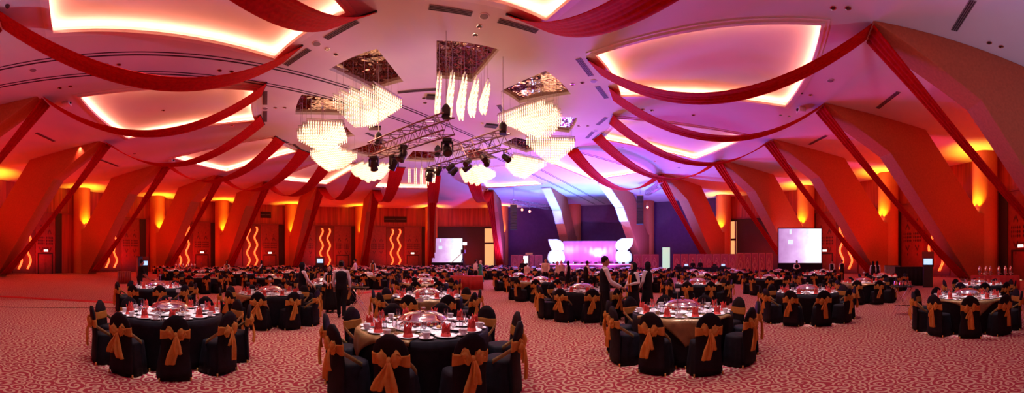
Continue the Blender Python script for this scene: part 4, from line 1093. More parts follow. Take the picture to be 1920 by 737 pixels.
for ti, (tx, ty, ph, tn, d) in enumerate(tabs):
    if d < 34: lamp('SPOT', 'added_table_spot', (tx, ty, ZC - .08), 3400 if d < 20 else 2400, (1.0, 0.88, 0.95) if d < 14 else (1.0, 0.62, 0.62), 0.05, (tx, ty, 0), 15.5, 0.5)  # spot added above each nearer table to brighten it, no fixture there
    az = math.atan2(-ty, -tx)                          # direction from the table to the viewer
    t = inst(table_proto, (tx, ty, 0), az) 
    tag(t, f'round table under black cloth, the {tn}', 'table', 'round banquet tables')
    if d < 24 and ti not in (1, 6, 8):
        if ov_proto is None: ov_proto = overlay_mesh().solid('table_overlay', M['bronze'], .004); o = ov_proto
        else: o = copy_tree(ov_proto)
        o.location = (tx, ty, 0); o.rotation_euler = (0, 0, az + R({0: -68, 2: 4, 4: 2}.get(ti, rnd.uniform(-180, 180)) - 45)); tag(o, f'bronze satin overlay cloth across the {tn}', 'tablecloth', 'bronze table overlays')
    cl = inst(proto['chafing_dish'], (tx, ty, TZ0 + .035), az + PI / 2); tag(cl, f'oval silver domed chafing dish on the {tn}', 'serving dish', 'silver chafing dishes')
    if 'ls_proto' not in globals():
        b = MB(); b.lathe([(.44, .012), (.46, .014), (.46, .022), (.44, .024), (.004, .024)], n=40); b.lathe([(.12, 0), (.12, .012)], n=20); ls_proto = b.build('turntable', M['china'], None, 'auto'); ls = ls_proto; USED.add(ls.name)
    else: ls = copy_tree(ls_proto)
    ls.location = (tx, ty, TZ0 + .0065); tag(ls, f'flat white turntable under the silver dish of the {tn}', 'turntable', 'turntables')
    seats = 10; zt = TZ0 + .0065
    for k in range(seats):
        ang = az + R(ph) + 2 * PI * k / seats; u = unit(ang); rel = (R(ph) + 2 * PI * k / seats)
        # clock position as seen by the viewer: six o'clock is nearest
        hour = int(round((6 - math.degrees(rel) / 30 * 1) % 12)) % 12
        ck = CLOCK[hour]
        rr = CH_R + rnd.uniform(-.015, .02); wob = rnd.uniform(-.05, .05)
        p = Vector((tx, ty, 0)) + u * rr; rz = ang + PI / 2 + wob
        if count['chair'] < 300:
            v = rnd.randrange(3); near = d < NEARD
            o = inst((chair_protos if near else far_protos)[v], p, rz)
            tag(o, f'orange bowed black chair at {ck} o\'clock, {tn}', 'chair', 'black covered banquet chairs'); count['chair'] += 1
        else: xf(lowC, p, rz, sC); xf(lowB, p, rz, sB)
        pp = Vector((tx, ty, zt)) + u * .735
        tang = Vector((-u.y, u.x, 0)); rzp = ang + PI / 2
        if count['nap'] < 300:
            o = inst(proto['dinner_plate'], pp, rzp); tag(o, f'white dinner plate, {ck} o\'clock, {tn}', 'plate', 'dinner plates')
            nk = inst(proto['folded_napkin'] if k % 2 else nap2, pp + Vector((0, 0, .0115)), rzp + rnd.uniform(0, 6)); tag(nk, f'pointed red napkin on the plate, {ck} o\'clock, {tn}', 'napkin', 'red folded napkins'); count['nap'] += 1
        else: xf(lowN, pp + Vector((0, 0, .02)), rzp, sN)
        if count['nap'] >= 300 or d >= 20: 
            if count['nap'] >= 300: xf(lowP, pp, rzp, sP)
            else: xf(lowP, pp + u * -.25, rzp, sP)
            xf(lowG, pp, rzp, sG)
        if d < 14:
            q = pp + tang * .228 + u * .02
            o = inst(proto['tea_saucer'], q, rzp); tag(o, f'white saucer, {ck} o\'clock, {tn}', 'saucer', 'white saucers')
            o = inst(proto['tea_cup'], q + Vector((0, 0, -.004)), rnd.uniform(0, 6)); tag(o, f'white tea cup on its saucer, {ck} o\'clock, {tn}', 'cup', 'white tea cups')
            g = pp - u * .135 + tang * .165; o = inst(proto['water_goblet'], g, 0); tag(o, f'clear stemmed glass, {ck} o\'clock, {tn}', 'glass', 'stemmed glasses')
            wp = pp - u * .205
            o = inst((proto['rice_bowl'], proto['wrapped_cloth'], proto['side_plate'], proto['wrapped_cloth'], bowls[2])[k % 5], wp - u * .005, rzp + rnd.uniform(-.2, .2))
            kd = ('small white rice bowl', 'crumpled white cloth', 'small white side plate', 'crumpled white cloth', 'small white sauce bowl')[k % 5]
            tag(o, f'{kd}, {ck} o\'clock, {tn}', kd.split()[-1], kd.split(' ', 1)[1] + 's')
        if d < 9:
            if k: g = pp - u * .215 + tang * .135; o = inst(proto['glass_tumbler'], g, 0); tag(o, f'clear tumbler, {ck} o\'clock, {tn}', 'glass', 'clear tumblers')
            o = inst(proto['dinner_fork'], pp - tang * .158, rzp); tag(o, f'silver fork, {ck} o\'clock, {tn}', 'fork', 'silver forks')
            o = inst(proto['soup_spoon'], pp - tang * .19, rzp); tag(o, f'silver spoon, {ck} o\'clock, {tn}', 'spoon', 'silver spoons')
    if d < 16:
        for k, da_ in enumerate((-33, 33, 147, 213)):
            o = inst(bowls[k % 2], Vector((tx, ty, zt + .024)) + unit(az + R(da_)) * .365, az + R(da_)); tag(o, ('white serving plate' if k % 2 == 0 else 'white bread plate') + f', {["front left", "front right", "rear right", "rear left"][k]}, {tn}', 'plate', 'serving plates'); o.scale = (.78, .78, .9)
        for k, da_ in enumerate((0, 180)):
            o = inst(proto['wrapped_cloth'], Vector((tx, ty, zt + .022)) + unit(az + R(da_)) * .37, az + R(da_ + 80)); tag(o, f'crumpled white cloth {["in front of", "behind"][k]} the silver dish, {tn}', 'cloth', 'white cloths by the dish')
        o = inst(proto['table_number_stand'], Vector((tx, ty, zt)) + unit(az + R(ph) + R(11)) * .53, az + PI / 2); tag(o, f'thin metal card stand on the {tn}', 'stand', 'card stands')
_far = {}
for o_, b, m, lb, ct in (('distant_chairs', sC, 'black_cloth', 'black covered chairs round the most distant tables', 'chairs'), ('distant_chair_bows', sB, 'organza', 'orange bows on the most distant chairs', 'bows'), ('distant_napkins', sN, 'napkin', 'red napkins on the most distant tables', 'napkins'),
                         ('distant_crockery', sP, 'china', 'white crockery on the most distant tables', 'crockery'), ('distant_glasses', sG, 'glass', 'clear glasses on the most distant tables', 'glasses')):
    if not b.v: continue
    if o_ == 'distant_chair_bows': tag(b.build('orange_bows', M[m], _far['distant_chairs'], True), None, None, kind='stuff'); continue
    _far[o_] = tag(b.build(o_, M[m], None, True), lb, ct, kind='stuff')
print('TABLES', len(tabs), count, 'objects', len(bpy.data.objects))
for o in list(bpy.data.objects):                       # remove unused prototypes left at the origin
    if o.parent is None and o.type in ('EMPTY', 'MESH') and 'category' not in o and o.get('kind') != 'structure':
        for c in list(o.children_recursive) + [o]: bpy.data.objects.remove(c)

for o in bpy.data.objects:
    if o.parent is None and 'label' in o and len(o['label'].split()) > 16: open('/tmp/long.txt', 'a').write(o['label'] + chr(10)) if False else print('LONG', len(o['label'].split()), o['label'])
# ---------------------------------------------------------------- people
def loft_e(b, rows, n=20):
    b.loft([[Vector((cx + rx * math.cos(2 * PI * j / n), cy + ry * math.sin(2 * PI * j / n), z)) for j in range(n)] for (cx, cy, z, rx, ry) in rows])
def remesh(o, vox, sm=4):
    m = o.modifiers.new('skin', 'REMESH'); m.mode = 'VOXEL'; m.voxel_size = vox; m.use_smooth_shade = True
    s = o.modifiers.new('smooth', 'SMOOTH'); s.factor = .5; s.iterations = sm
def hand(b, wr, d, side, hold=0.0):
    d = d.normalized(); up = Vector((0, 0, 1)) if abs(d.z) < .8 else Vector((0, 1, 0)); ac = d.cross(up).normalized(); nn_ = ac.cross(d).normalized()
    b.tube([wr, wr + d * .03, wr + d * .085], [.024, .030, .032], 10)
    for k, (o_, L) in enumerate(((-.026, .062), (-.009, .075), (.009, .078), (.026, .070))):
        s = wr + d * .08 + ac * o_; m = s + d * L * .5 - nn_ * (.006 + hold * .02); e = m + d * L * .45 - nn_ * (.018 + hold * .03)
        b.tube([s, m, e], [.0095, .009, .0075], 8)
    s = wr + d * .03 + ac * .024 * side; b.tube([s, s + ac * .025 * side + d * .025, s + ac * .032 * side + d * .055 - nn_ * .01], [.012, .011, .009], 8)
def person(loc, heading, H, outfit, label, arms=None, lean=0.0, stride=0.0, near=True, turn=0.0, skin='skin', headz=0.0):
    """facing +y before heading (radians about z); H = standing height"""
    root = empty('person', loc, heading); s = H / 1.72; root.scale = (s, s, s)
    tag(root, label, 'person')
    vox = .011 if near else .024; sm = 3 if near else 2
    def ln(p):
        x, y, z = p; return Vector((x, y + max(0, z - .92) * lean, z - max(0, z - .92) * lean * lean * .35))
    woman = 'hijab' in outfit or outfit.startswith('f')
    sw = .165 if woman else .185
    arms = arms or {}
    L = []
    for side in (-1, 1):
        sh = ln((side * sw, 0, 1.40)); el, wr = arms.get(side, ((side * (sw + .05), -.03, 1.12), (side * (sw + .05), .04, .88)))
        el, wr = ln(el), ln(wr); L.append((side, sh, el, wr))
    hipx = .085; legs = []
    for side in (-1, 1):
        f = side * stride
        legs.append((side, Vector((side * hipx, 0, .90)), Vector((side * (hipx + .01), f * .5 + .02, .49)), Vector((side * (hipx + .01), f, .085))))
    hc = ln((0, .015, 1.60))
    # body: one continuous surface with neck, head, hands and legs
    b = MB()
    loft_e(b, [(0, 0, .84, .13, .09), (0, 0, .93, .155, .105), (0, ln((0, 0, 1.07)).y, ln((0, 0, 1.07)).z, .125, .09), (0, ln((0, 0, 1.25)).y, ln((0, 0, 1.25)).z, .145, .105),
               (0, ln((0, 0, 1.38)).y, ln((0, 0, 1.38)).z, sw - .01, .085), (0, ln((0, 0, 1.44)).y, ln((0, 0, 1.44)).z, .07, .06)])
    b.tube([ln((0, -.005, 1.40)), ln((0, 0, 1.47)), ln((0, .01, 1.54))], [.058, .052, .050], 14)
    rt = Matrix.Rotation(turn, 3, 'Z') @ Matrix.Rotation(headz, 3, 'X')
    hp = lambda x, y, z: hc + rt @ Vector((x, y, z))
    b.loft(ell(hc, (.074, .092, .112), 20, 14, rt)); b.loft(ell(hp(0, .022, -.055), (.052, .062, .058), 14, 10, rt))
    b.loft(ell(hp(0, .092, -.010), (.011, .016, .026), 8, 6, rt)); b.loft(ell(hp(0, .094, -.024), (.015, .014, .010), 8, 6, rt)); b.loft(ell(hp(0, .084, .030), (.050, .012, .009), 10, 6, rt)); b.loft(ell(hp(0, .078, -.052), (.024, .014, .012), 8, 6, rt)); b.loft(ell(hp(0, .070, -.092), (.022, .020, .016), 8, 6, rt))
    for e in (-1, 1): b.loft(ell(hp(e * .077, -.005, -.008), (.010, .018, .030), 8, 6, rt))
    for side, sh, el, wr in L:
        b.tube([ln((side * sw * .6, 0, 1.40)), sh, (sh + el) / 2, el, (el + wr) / 2, wr], [.045, .046, .042, .036, .034, .024], 12); hand(b, wr, wr - el, -side, .5)
    for side, hp_, kn, an in legs:
        b.tube([hp_, (hp_ + kn) / 2, kn, (kn * .6 + an * .4), an], [.088, .075, .053, .052, .036], 14)
        b.tube([an + Vector((0, -.03, -.03)), an + Vector((0, .05, -.045)), an + Vector((0, .16, -.06))], [.034, .034, .022], 10)
    bd = b.build('body', M[skin], root, True); remesh(bd, vox, sm)
    # face details
    if near:
        for e in (-1, 1):
            m = MB(); m.loft(ell(hp(e * .029, .081, .010), (.011, .008, .007), 10, 8, rt)); m.build('eye', M['china'], bd, True)
            m = MB(); m.loft(ell(hp(e * .029, .0875, .010), (.005, .003, .005), 8, 6, rt)); m.build('pupil', M['hair'], bd, True)
            m = MB(); m.tube([hp(e * .045, .076, .028), hp(e * .030, .087, .033), hp(e * .014, .088, .029)], .0035, 6); m.build('eyebrow', M['hair'], bd, True)
        m = MB(); m.loft(ell(hp(0, .0905, -.054), (.017, .006, .0045), 10, 6, rt)); m.build('lips', M['lips'], bd, True)
    T0 = lambda ex: [(0, ln((0, 0, z)).y, ln((0, 0, z)).z, rx + ex, ry + ex) for z, rx, ry in ((.86, .150, .112), (.95, .158, .112), (1.07, .138, .10), (1.25, .152, .113), (1.36, sw - .012, .098), (1.415, sw * .75, .075), (1.455, .068, .062))]
    topm = {'waiter': 'shirt', 'hijab_waitress': 'shirt', 'dark': 'vest', 'cream': 'cream', 'white': 'shirt', 'hijab_pink': 'cream', 'f_green': 'green', 'f_cream': 'cream', 'hijab_black': 'vest', 'black': 'vest'}[outfit]
    b = MB(); loft_e(b, T0(.010), 24)
    short = outfit == 'dark'
    for side, sh, el, wr in L:
        end = el + (wr - el) * (.15 if short else .93)
        b.tube([ln((side * sw * .55, 0, 1.40)), sh, (sh + el) / 2, el, (el + end) / 2, end], [.052, .060, .053, .050, .046, .040], 14)
    sh_ = b.build('shirt' if not outfit.startswith('f') else 'dress_top', M[topm], root, True); remesh(sh_, vox, sm)
    if outfit in ('waiter', 'hijab_waitress'):
        b = MB(); loft_e(b, [r for r in T0(.024)][:5] + [(0, ln((0, 0, 1.43)).y, ln((0, 0, 1.43)).z, sw * .62, .085)], 24)
        v = b.build('vest', M['vest'], root, True); remesh(v, vox, sm)
        if near:
            for side in (-1, 1):
                b = MB(); b.tube([ln((side * .015, .02, 1.475)), ln((side * .045, .05, 1.455)), ln((side * .05, -.03, 1.475)), ln((0, -.06, 1.485))], .014, 8); b.build('collar', M['shirt'], sh_, True)
            if outfit == 'waiter':
                b = MB(); b.box(ln((0, .133, 1.12)), (.02, .01, .02)); b.build('buckle', M['chrome'], v)
    skirt = outfit in ('hijab_waitress', 'hijab_pink', 'f_green', 'hijab_black', 'f_cream')
    if skirt:
        b = MB(); n = 36
        b.loft([[Vector((rx * (1 + a_ * math.sin(9 * t)) * math.cos(t), ry * (1 + a_ * math.sin(9 * t)) * math.sin(t), z)) for t in [2 * PI * j / n for j in range(n)]] for z, rx, ry, a_ in ((.10, .27, .24, .06), (.35, .245, .21, .05), (.65, .205, .17, .03), (.88, .178, .135, 0), (1.0, .150, .118, 0))])
        b.build('skirt', M[{'f_green': 'green', 'f_cream': 'cream', 'hijab_pink': 'vest'}.get(outfit, 'trousers')], root, True)
    else:
        b = MB(); loft_e(b, [(0, 0, .80, .15, .11), (0, 0, .90, .172, .125), (0, 0, .98, .160, .118)])
        for side, hp_, kn, an in legs: b.tube([hp_ + Vector((0, 0, .02)), (hp_ + kn) / 2, kn, (kn + an) / 2, an + Vector((0, 0, .01))], [.105, .090, .070, .062, .062], 16)
        t = b.build('trousers', M['trousers'], root, True); remesh(t, vox, sm)
    for side, hp_, kn, an in legs:
        b = MB(); b.tube([an + Vector((0, -.065, -.035)), an + Vector((0, -.02, -.035)), an + Vector((0, .08, -.045)), an + Vector((0, .17, -.055)), an + Vector((0, .20, -.06))], [.030, .045, .045, .036, .018], 12)
        b.v = [(x, y, max(z, .002)) for x, y, z in b.v]; b.build('shoe', M['shoe'], root, True)
    if 'hijab' in outfit or outfit == 'f_green':
        m = {'hijab_pink': 'pinkscarf', 'f_green': 'cream'}.get(outfit, 'vest')
        b = MB(); b.loft(ell(hp(0, -.026, .010), (.096, .104, .128), 22, 14, rt)); b.tube([hp(0, -.01, -.06), ln((0, -.01, 1.47)), ln((0, .005, 1.40)), ln((0, .01, 1.31))], [.084, .080, .112, .120], 20)
        h = b.build('headscarf', M[m], root, True); remesh(h, vox, sm)
    else:
        b = MB(); b.loft(ell(hp(0, -.020, .030), (.083, .088, .098), 22, 14, rt)); rr = random.Random(5)
        for k in range(46):
            a = rr.uniform(0, 2 * PI); t = rr.uniform(0, 1.15); p = (.080 * math.sin(t) * math.cos(a), -.018 + .086 * math.sin(t) * math.sin(a), .034 + .092 * math.cos(t))
            b.loft(ell(hp(*p), (.020, .020, .018), 6, 5))
        h = b.build('hair', M['hair'], root, True); remesh(h, .009 if near else .02, 1)
    if outfit == 'hijab_waitress':
        b = MB()
        for side in (-1, 1):
            b = MB(); b.sheet(lambda u, q: ln((side * (.045 + .01 * u) + (q - .5) * .055, .135 + .02 * math.sin(u * 3), 1.36 - .50 * u)), 12, 3); b.solid('orange_scarf_end', M['orange'], .006, root)
    return root
HD = math.radians
def arm(side, ex, ey, ez, wx, wy, wz): return {side: ((side * ex, ey, ez), (side * wx, wy, wz))}
def facing(px, deg): return -(px - 960) / F + HD(deg)      # 0 = away from the camera, 180 = towards it, -90 = to the right
def stand(px, d, deg, H, outfit, label, near=True, **k): return person(atd(px, d), facing(px, deg), H, outfit, label, near=near, **k)
fw = {-1: ((-.22, .10, 1.15), (-.17, .30, .98)), 1: ((.22, .10, 1.15), (.17, .32, .95))}
fold = {-1: ((-.25, .0, 1.14), (-.06, .20, 1.08)), 1: ((.25, .0, 1.14), (.06, .22, 1.06))}
stand(1134, 9.05, -80, 1.76, 'waiter', 'waiter in white shirt and black vest standing in profile beside front right table', arms={-1: ((-.23, .05, 1.13), (-.15, .30, .98)), 1: ((.23, .10, 1.12), (.19, .38, .97))}, stride=.05, skin='skin')
stand(1188, 9.9, 128, 1.60, 'hijab_waitress', 'waitress in black headscarf with orange scarf ends facing the waiter', arms=fold, skin='skin_light')
stand(1214, 10.4, 55, 1.62, 'hijab_waitress', 'waitress in black headscarf seen from behind beside the other waitress', arms={-1: ((-.25, .0, 1.12), (-.18, .16, .93)), 1: ((.25, 0, 1.12), (.2, .14, .93))})
stand(567, 11.0, -70, 1.60, 'hijab_waitress', 'waitress in black headscarf looking right beside the table left of centre', arms=fw, skin='skin_light')
stand(619, 11.5, 165, 1.50, 'hijab_waitress', 'waitress in black headscarf facing the camera and holding an orange cloth', arms=fold, skin='skin_light')
stand(640, 10.3, -8, 1.64, 'waiter', 'waiter in black vest seen from behind, mid stride on the left', arms={-1: ((-.25, .02, 1.14), (-.24, .12, .92)), 1: ((.25, .02, 1.14), (.25, .1, .92))}, stride=-.16)
stand(262, 15.2, -75, 1.68, 'dark', 'man in dark short sleeved shirt leaning over a table at far left', arms=fw, lean=.12)
stand(666, 24.8, 80, 1.72, 'white', 'person in white shirt standing by tables left of centre', near=False, arms=fw)
stand(699, 27.5, 170, 1.66, 'hijab_waitress', 'person in black standing right of the one in white shirt', near=False)
stand(425, 27.5, 175, 1.60, 'hijab_waitress', 'distant waitress in headscarf among tables on the left', near=False, arms=fold)
stand(490, 27.2, 90, 1.62, 'hijab_waitress', 'distant waitress in profile before the left double doors', near=False, arms=fw)
stand(901, 25.5, 60, 1.64, 'f_green', 'woman in green dress and pale headscarf posing with a man', near=False)
stand(892, 25.8, -60, 1.68, 'white', 'man in white shirt posing beside the woman in green', near=False)
stand(988, 24.5, 10, 1.45, 'f_cream', 'woman in cream top seen from behind near the photo lamp', near=False)
stand(981, 25.6, 160, 1.70, 'black', 'person in black behind the woman in cream top', near=False, arms=fold)
stand(1023, 21.6, 178, 1.76, 'cream', 'man in cream long sleeved shirt facing the camera before the stage', near=False, arms=fw, skin='skin_light')
stand(1045, 21.9, 120, 1.58, 'hijab_pink', 'woman in pink headscarf beside two companions before the stage', near=False)
stand(1053, 23.6, 200, 1.62, 'hijab_pink', 'woman partly hidden behind the pink headscarf woman', near=False, skin='skin_light')
stand(1065, 21.2, 50, 1.60, 'hijab_waitress', 'woman in long black headscarf seen from behind before the pink backdrop', near=False)
stand(1098, 18.3, -60, 1.62, 'waiter', 'waiter in vest working at a table before the pink backdrop', near=False, arms=fw, lean=.15)
stand(1299, 35.4, 180, 1.62, 'black', 'person in black at the control desk, left of two', near=False)
stand(1313, 35.2, 180, 1.66, 'black', 'person in black at the control desk, right of two', near=False)
stand(1494, 26.5, 178, 1.62, 'waiter', 'waiter in vest standing before the right projection screen', near=False, arms=fold)
stand(1560, 29.6, 150, 1.62, 'waiter', 'waiter left of the orange wavy lights on the right', near=False)
stand(1579, 29.4, 30, 1.66, 'waiter', 'waiter in front of the orange wavy lights on the right', near=False, arms=fw)
stand(1637, 23.8, 10, 1.58, 'hijab_waitress', 'left one of two staff in black vests by the black counter', near=False)
stand(1645, 24.4, -10, 1.58, 'hijab_waitress', 'right one of two staff in black vests by the black counter', near=False)

# ---------------------------------------------------------------- service furniture
def tray_stand(px, d, h, label, rz=0.3):
    p = atd(px, d); root = empty('folding_tray_stand', p, rz); tag(root, label, 'tray stand')
    for s in (-1, 1):
        b = MB(); b.tube([(-.27, s * .22, .012), (.24, s * .22, h - .02)], .011, 8); b.build('leg', M['chrome'], root)
        b = MB(); b.tube([(.27, s * .20, .012), (-.24, s * .20, h - .02)], .011, 8); b.build('leg', M['chrome'], root)
    for s in (-1, 1):
        b = MB(); b.tube([(s * .24, -.24, h - .012), (s * .24, .24, h - .012)], .011, 8); b.build('top_rail', M['chrome'], root)
    b = MB(); b.box((0, .0, .28), (.5, .02, .02)); b.build('brace', M['chrome'], root)
    t = empty('serving_tray', (p.x, p.y, h), rz); tag(t, 'dark oval serving tray on the ' + label.split(' ', 1)[1], 'tray')
    b = MB(); b.lathe([(.004, .004), (.36, .004), (.40, .035), (.395, .038), (.355, .012), (.004, .012)], n=36, sy=.75); b.build('tray_base', M['dark_metal'], t, 'auto')
    return p, h, rz
def jug():
    root = empty('steel_jug', (0, 0, 0))
    b = MB(); b.lathe([(.004, .002), (.055, .002), (.060, .02), (.058, .10), (.045, .15), (.048, .175), (.045, .175), (.042, .15), (.052, .10), (.052, .02), (.004, .01)], n=20); b.build('body', M['chrome'], root, 'auto')
    b = MB(); b.tube([(.046, 0, .155), (.085, 0, .145), (.09, 0, .09), (.055, 0, .05)], .006, 8); b.build('handle', M['chrome'], root, True)
    b = MB(); b.tube([(-.040, 0, .15), (-.065, 0, .18)], [.014, .009], 8); b.build('spout', M['chrome'], root, True)
    return root
jg = jug(); jn = [0]
def put_jug(loc, label, rz=0.0):
    o = jg if jn[0] == 0 else copy_tree(jg); jn[0] += 1; o.location = loc; o.rotation_euler = (0, 0, rz); tag(o, label, 'jug', 'steel jugs'); return o
p, h, rz = tray_stand(1692, 11.0, .84, 'folding chrome tray stand between the right hand tables', -.9)
for k, (x, y) in enumerate([(-.2, .05), (-.06, -.08), (.10, .06), (.22, -.04), (0, .12)]):
    put_jug(p + Matrix.Rotation(rz, 3, 'Z') @ Vector((x, y, h + .012)), f'steel jug on the right tray stand, {NTH[k]}', k)
p, h, rz = tray_stand(671, 11.9, .74, 'folding chrome tray stand behind the walking waiter', .2)
for k, (x, y) in enumerate([(-.15, 0), (.1, .05)]): put_jug(p + Vector((x, y, h + .012)), f'steel jug on the tray stand behind the waiter, {("left", "right")[k]} one', k)
def skirted_table(px, d, w, dp, h, name, m, label, rot=None, n=10):
    p = atd(px, d); root = empty(name, p, -(px - 960) / F if rot is None else rot); tag(root, label, 'table')
    b = MB(); b.box((0, 0, h - .012), (w, dp, .024)); o = b.build('top', m, root); bv = o.modifiers.new('b', 'BEVEL'); bv.width = .01
    b = MB(); pts = []
    def rect(t):
        L = 2 * (w + dp); q = t * L
        if q < w: return (-w / 2 + q, -dp / 2, 0, -1)
        q -= w
        if q < dp: return (w / 2, -dp / 2 + q, 1, 0)
        q -= dp
        if q < w: return (w / 2 - q, dp / 2, 0, 1)
        return (-w / 2, dp / 2 - (q - w), -1, 0)
    N = 160; rings = []
    for z, a_ in ((.02, .030), (h * .5, .02), (h - .024, .004)):
        rings.append([Vector((x + nx * a_ * math.sin(j * .9), y + ny * a_ * math.sin(j * .9), z)) for j in range(N) for x, y, nx, ny in [rect(j / N)]])
    b.loft(rings); b.build('skirt', m, root, True)
    return root, p
r_, p = skirted_table(870, 20.3, 2.1, .9, .76, 'booth_table', M['redcloth'], 'table with plain red cloth and steel jugs, centre')
for k in range(7): put_jug(atd(853 + k * 3.6, 20.2 + (k % 2) * .25, .762), f'steel jug on the red cloth table, {NTH[k]}', k * .7)
r_, p = skirted_table(1866, 20.2, 2.7, .8, .80, 'buffet_table', M['redcloth'], 'buffet table with red cloth carrying tall chrome dispensers, far right')
def urn():
    root = empty('drink_dispenser', (0, 0, 0))
    b = MB(); b.lathe([(.12, 0), (.12, .015), (.05, .03), (.05, .07), (.085, .085), (.095, .12), (.095, .40), (.085, .43), (.06, .46)], n=24); b.build('tank', M['chrome'], root, 'auto')
    b = MB(); b.lathe([(.06, .46), (.05, .50), (.016, .52), (.018, .55), (.004, .556)], n=18); b.build('lid', M['chrome'], root, 'auto')
    b = MB(); b.tube([(0, -.09, .12), (0, -.14, .12), (0, -.145, .10)], .010, 8); b.build('tap', M['steel'], root)
    return root
ur = urn(); 
for k, px in enumerate((1837, 1849, 1857, 1873, 1885, 1895)):
    o = ur if k == 0 else copy_tree(ur); o.location = atd(px, 20.2, .801); tag(o, f'tall chrome drink dispenser on the far right buffet, {NTH[k]}', 'dispenser', 'chrome drink dispensers on the right buffet')
r_, p = skirted_table(340, 34.5, 4.6, .8, .80, 'buffet_table', M['redcloth'], 'long buffet table with chrome dispensers before the left wavy lights')
for k, px in enumerate((330, 336, 343, 353, 359, 365)):
    o = copy_tree(ur); o.location = atd(px, 34.5, .801); tag(o, f'chrome drink dispenser on the long left buffet, {NTH[k]}', 'dispenser', 'chrome drink dispensers on the left buffet')
r_, p = skirted_table(233, 25.5, .95, .8, .86, 'service_table', M['wood_red'], 'small brown service table at the edge of the red floor, left')
def pedestal(px, d, w, h, sw, label, tint):
    p = atd(px, d); root = empty('monitor_pedestal', p, -(px - 960) / F); tag(root, label, 'display stand')
    b = MB(); b.box((0, 0, h / 2), (w, .5, h)); o = b.build('pedestal', M['dark_metal'], root); bv = o.modifiers.new('b', 'BEVEL'); bv.width = .02
    b = MB(); b.box((0, .12, h + .35), (w * 1.25, .08, .95)); b.build('back_panel', M['wood_red'], root)
    b = MB(); b.box((0, -.12, h + sw * .35), (sw, .06, sw * .72)); mo = b.build('monitor', M['dark_metal'], root)
    b = MB(); b.box((0, -.155, h + sw * .35), (sw * .92, .01, sw * .62)); b.build('display', tint, mo)
M['monitor'] = mat('blue_monitor_picture', (.5, .7, 1), emit=(.35, .6, 1.0), es=1.3, vary=.5, scale=9)
pedestal(1740, 22.0, .60, 1.36, .58, 'dark pedestal with a small lit monitor near the far right beam', M['monitor'])
pedestal(600, 46.0, 1.0, 1.25, .85, 'pedestal with a small lit monitor left of the centre wavy lights', M['monitor'])
pedestal(271, 33.5, .65, 1.15, .62, 'pedestal with a lit monitor behind the man in dark shirt', M['monitor'])
b = MB(); b.box((0, 0, 1.0), (.42, .5, 2.0)); o = b.build('loudspeaker', M['dark_metal']); o.location = atd(261.5, 33.0); bv = o.modifiers.new('b', 'BEVEL'); bv.width = .04; tag(o, 'tall black loudspeaker cabinet left of the monitor pedestal', 'speaker')
gr_ = MB(); gr_.box((0, -.256, 1.0), (.34, .01, 1.8)); gr_.build('front_grille', M['grey'], o)
r_, p = skirted_table(1709, 23.4, 2.1, .9, 1.22, 'bar_counter', M['black_cloth'], 'tall counter under black cloth left of the monitor pedestal')
b = MB(); b.box((0, 0, .62), (1.1, .7, 1.24)); o = b.build('equipment_case', M['grey']); o.location = atd(1673, 26.0); o.rotation_euler = (0, 0, -1.0); bv = o.modifiers.new('b', 'BEVEL'); bv.width = .03; tag(o, 'grey equipment case standing left of the black counter', 'case')
lt = MB(); lt.box((0, 0, 1.255), (1.14, .74, .03)); lt.build('lid', M['dark_metal'], o)
r_, p = skirted_table(1318, 33.8, 5.2, .8, .95, 'control_desk', M['black_cloth'], 'long dark control desk before the red partitions right of stage')
for k, px in enumerate((1272, 1287, 1340, 1356)):
    root = empty('mixing_console', atd(px, 33.8, .951), -(px - 960) / F); tag(root, f'small control console on the control desk, {NTH[k]}', 'console', 'consoles on the control desk')
    b = MB(); b.box((0, 0, .07), (.6, .45, .14), Matrix.Rotation(.12, 3, 'X')); b.build('housing', M['dark_metal'], root)
    b = MB(); b.box((0, .12, .22), (.34, .03, .2)); b.build('display', M['monitor'] if k % 2 else M['dark_metal'], root)
# camera crane tripod and photographer's lamp
p = atd(868, 23.5); root = empty('camera_tripod', p); tag(root, 'tall black video camera tripod with bright screen, right of the left projection screen', 'camera tripod')
for a in (90, 210, 330):
    b = MB(); b.tube([(0.55 * math.cos(R(a)), .55 * math.sin(R(a)), .01), (.04 * math.cos(R(a)), .04 * math.sin(R(a)), 1.75)], .022, 8); b.build('leg', M['dark_metal'], root)
b = MB(); b.tube([(0, 0, 1.5), (0, 0, 2.1)], .03, 8); b.build('column', M['dark_metal'], root)
b = MB(); b.box((0.02, 0, 2.22), (.24, .5, .24)); cbody = b.build('video_camera', M['dark_metal'], root)
b = MB(); b.tube([(0.02, .25, 2.22), (.02, .42, 2.22)], [.07, .09], 14); b.build('lens', M['water'], cbody)
b = MB(); b.box((0.15, -.2, 2.72), (.26, .03, .2)); b.build('lit_screen', M['glow_white'], root)
b = MB(); b.bar((.15, -.18, 2.3), (.15, -.18, 2.65), .012); b.build('screen_arm', M['steel'], root)
b = MB(); b.tube([(-.05, -.2, 2.1), (-.75, -.35, 1.45)], .02, 8); b.build('pan_handle', M['steel'], root)
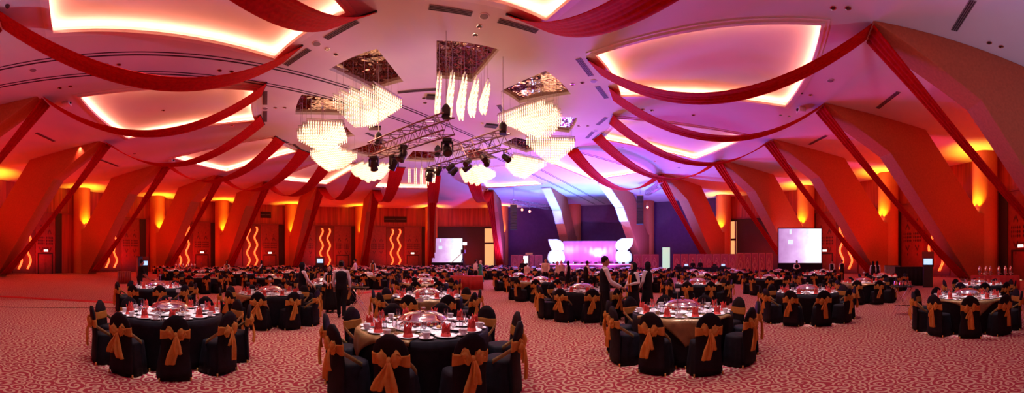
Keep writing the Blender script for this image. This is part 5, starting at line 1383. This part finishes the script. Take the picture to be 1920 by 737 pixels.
p = atd(992, 26.5); root = empty('photo_lamp', p); tag(root, 'free standing lit photo lamp and sign left of the stage', 'lamp')
b = MB(); b.lathe([(.25, 0), (.25, .02), (.03, .04)], n=20); b.build('base', M['dark_metal'], root)
b = MB(); b.bar((0, 0, .03), (0, 0, 2.05), .03); b.build('pole', M['dark_metal'], root)
b = MB(); b.box((0, 0, 2.12), (.52, .2, .14)); b.build('lamp_box', M['cream'], root)
b = MB(); b.box((-.25, 0, 1.55), (.32, .06, .8)); b.build('lit_board', M['glow_white'], root)
# red carpet strip laid across the floor, floor cable
pts = [(-60, 555), (0, 556), (110, 562), (220, 567.5), (395, 569.5), (560, 560), (690, 548.5), (760, 541)]
P3 = [atz(x, y, 0) for x, y in pts]
def strip(P, w0, z):
    out = []
    for i, q in enumerate(P):
        t = (P[min(i + 1, len(P) - 1)] - P[max(i - 1, 0)]).normalized(); nrm = Vector((-t.y, t.x, 0)); out.append((q - nrm * w0, q + nrm * w0))
    return out
def catm(P, m=8):
    o = []
    for i in range(len(P) - 1):
        p0, p1, p2, p3 = P[max(i - 1, 0)], P[i], P[i + 1], P[min(i + 2, len(P) - 1)]
        for k in range(m):
            t = k / m; o.append(.5 * ((2 * p1) + (p2 - p0) * t + (2 * p0 - 5 * p1 + 4 * p2 - p3) * t * t + (3 * p1 - p0 - 3 * p2 + p3) * t ** 3))
    return o + [P[-1]]
S = strip(catm(P3), .26, 0); b = MB()
b.loft([[a_ + Vector((0, 0, .001)), c_ + Vector((0, 0, .001)), c_ + Vector((0, 0, .012)), a_ + Vector((0, 0, .012))] for a_, c_ in S])
tag(b.build('carpet_runner', M['redstrip'] if 'redstrip' in M else M['redcloth']), 'narrow plain red carpet strip curving across the floor on the left', 'carpet strip')
P4 = catm([atz(x, y, 0) for x, y in [(-40, 575), (60, 577), (180, 577.5), (300, 575)]]); b = MB(); b.tube([q + Vector((0, 0, .008)) for q in P4], .007, 6)
tag(b.build('floor_cable', M['dark_metal']), 'thin black cable lying on the carpet in front of the red strip', 'cable')
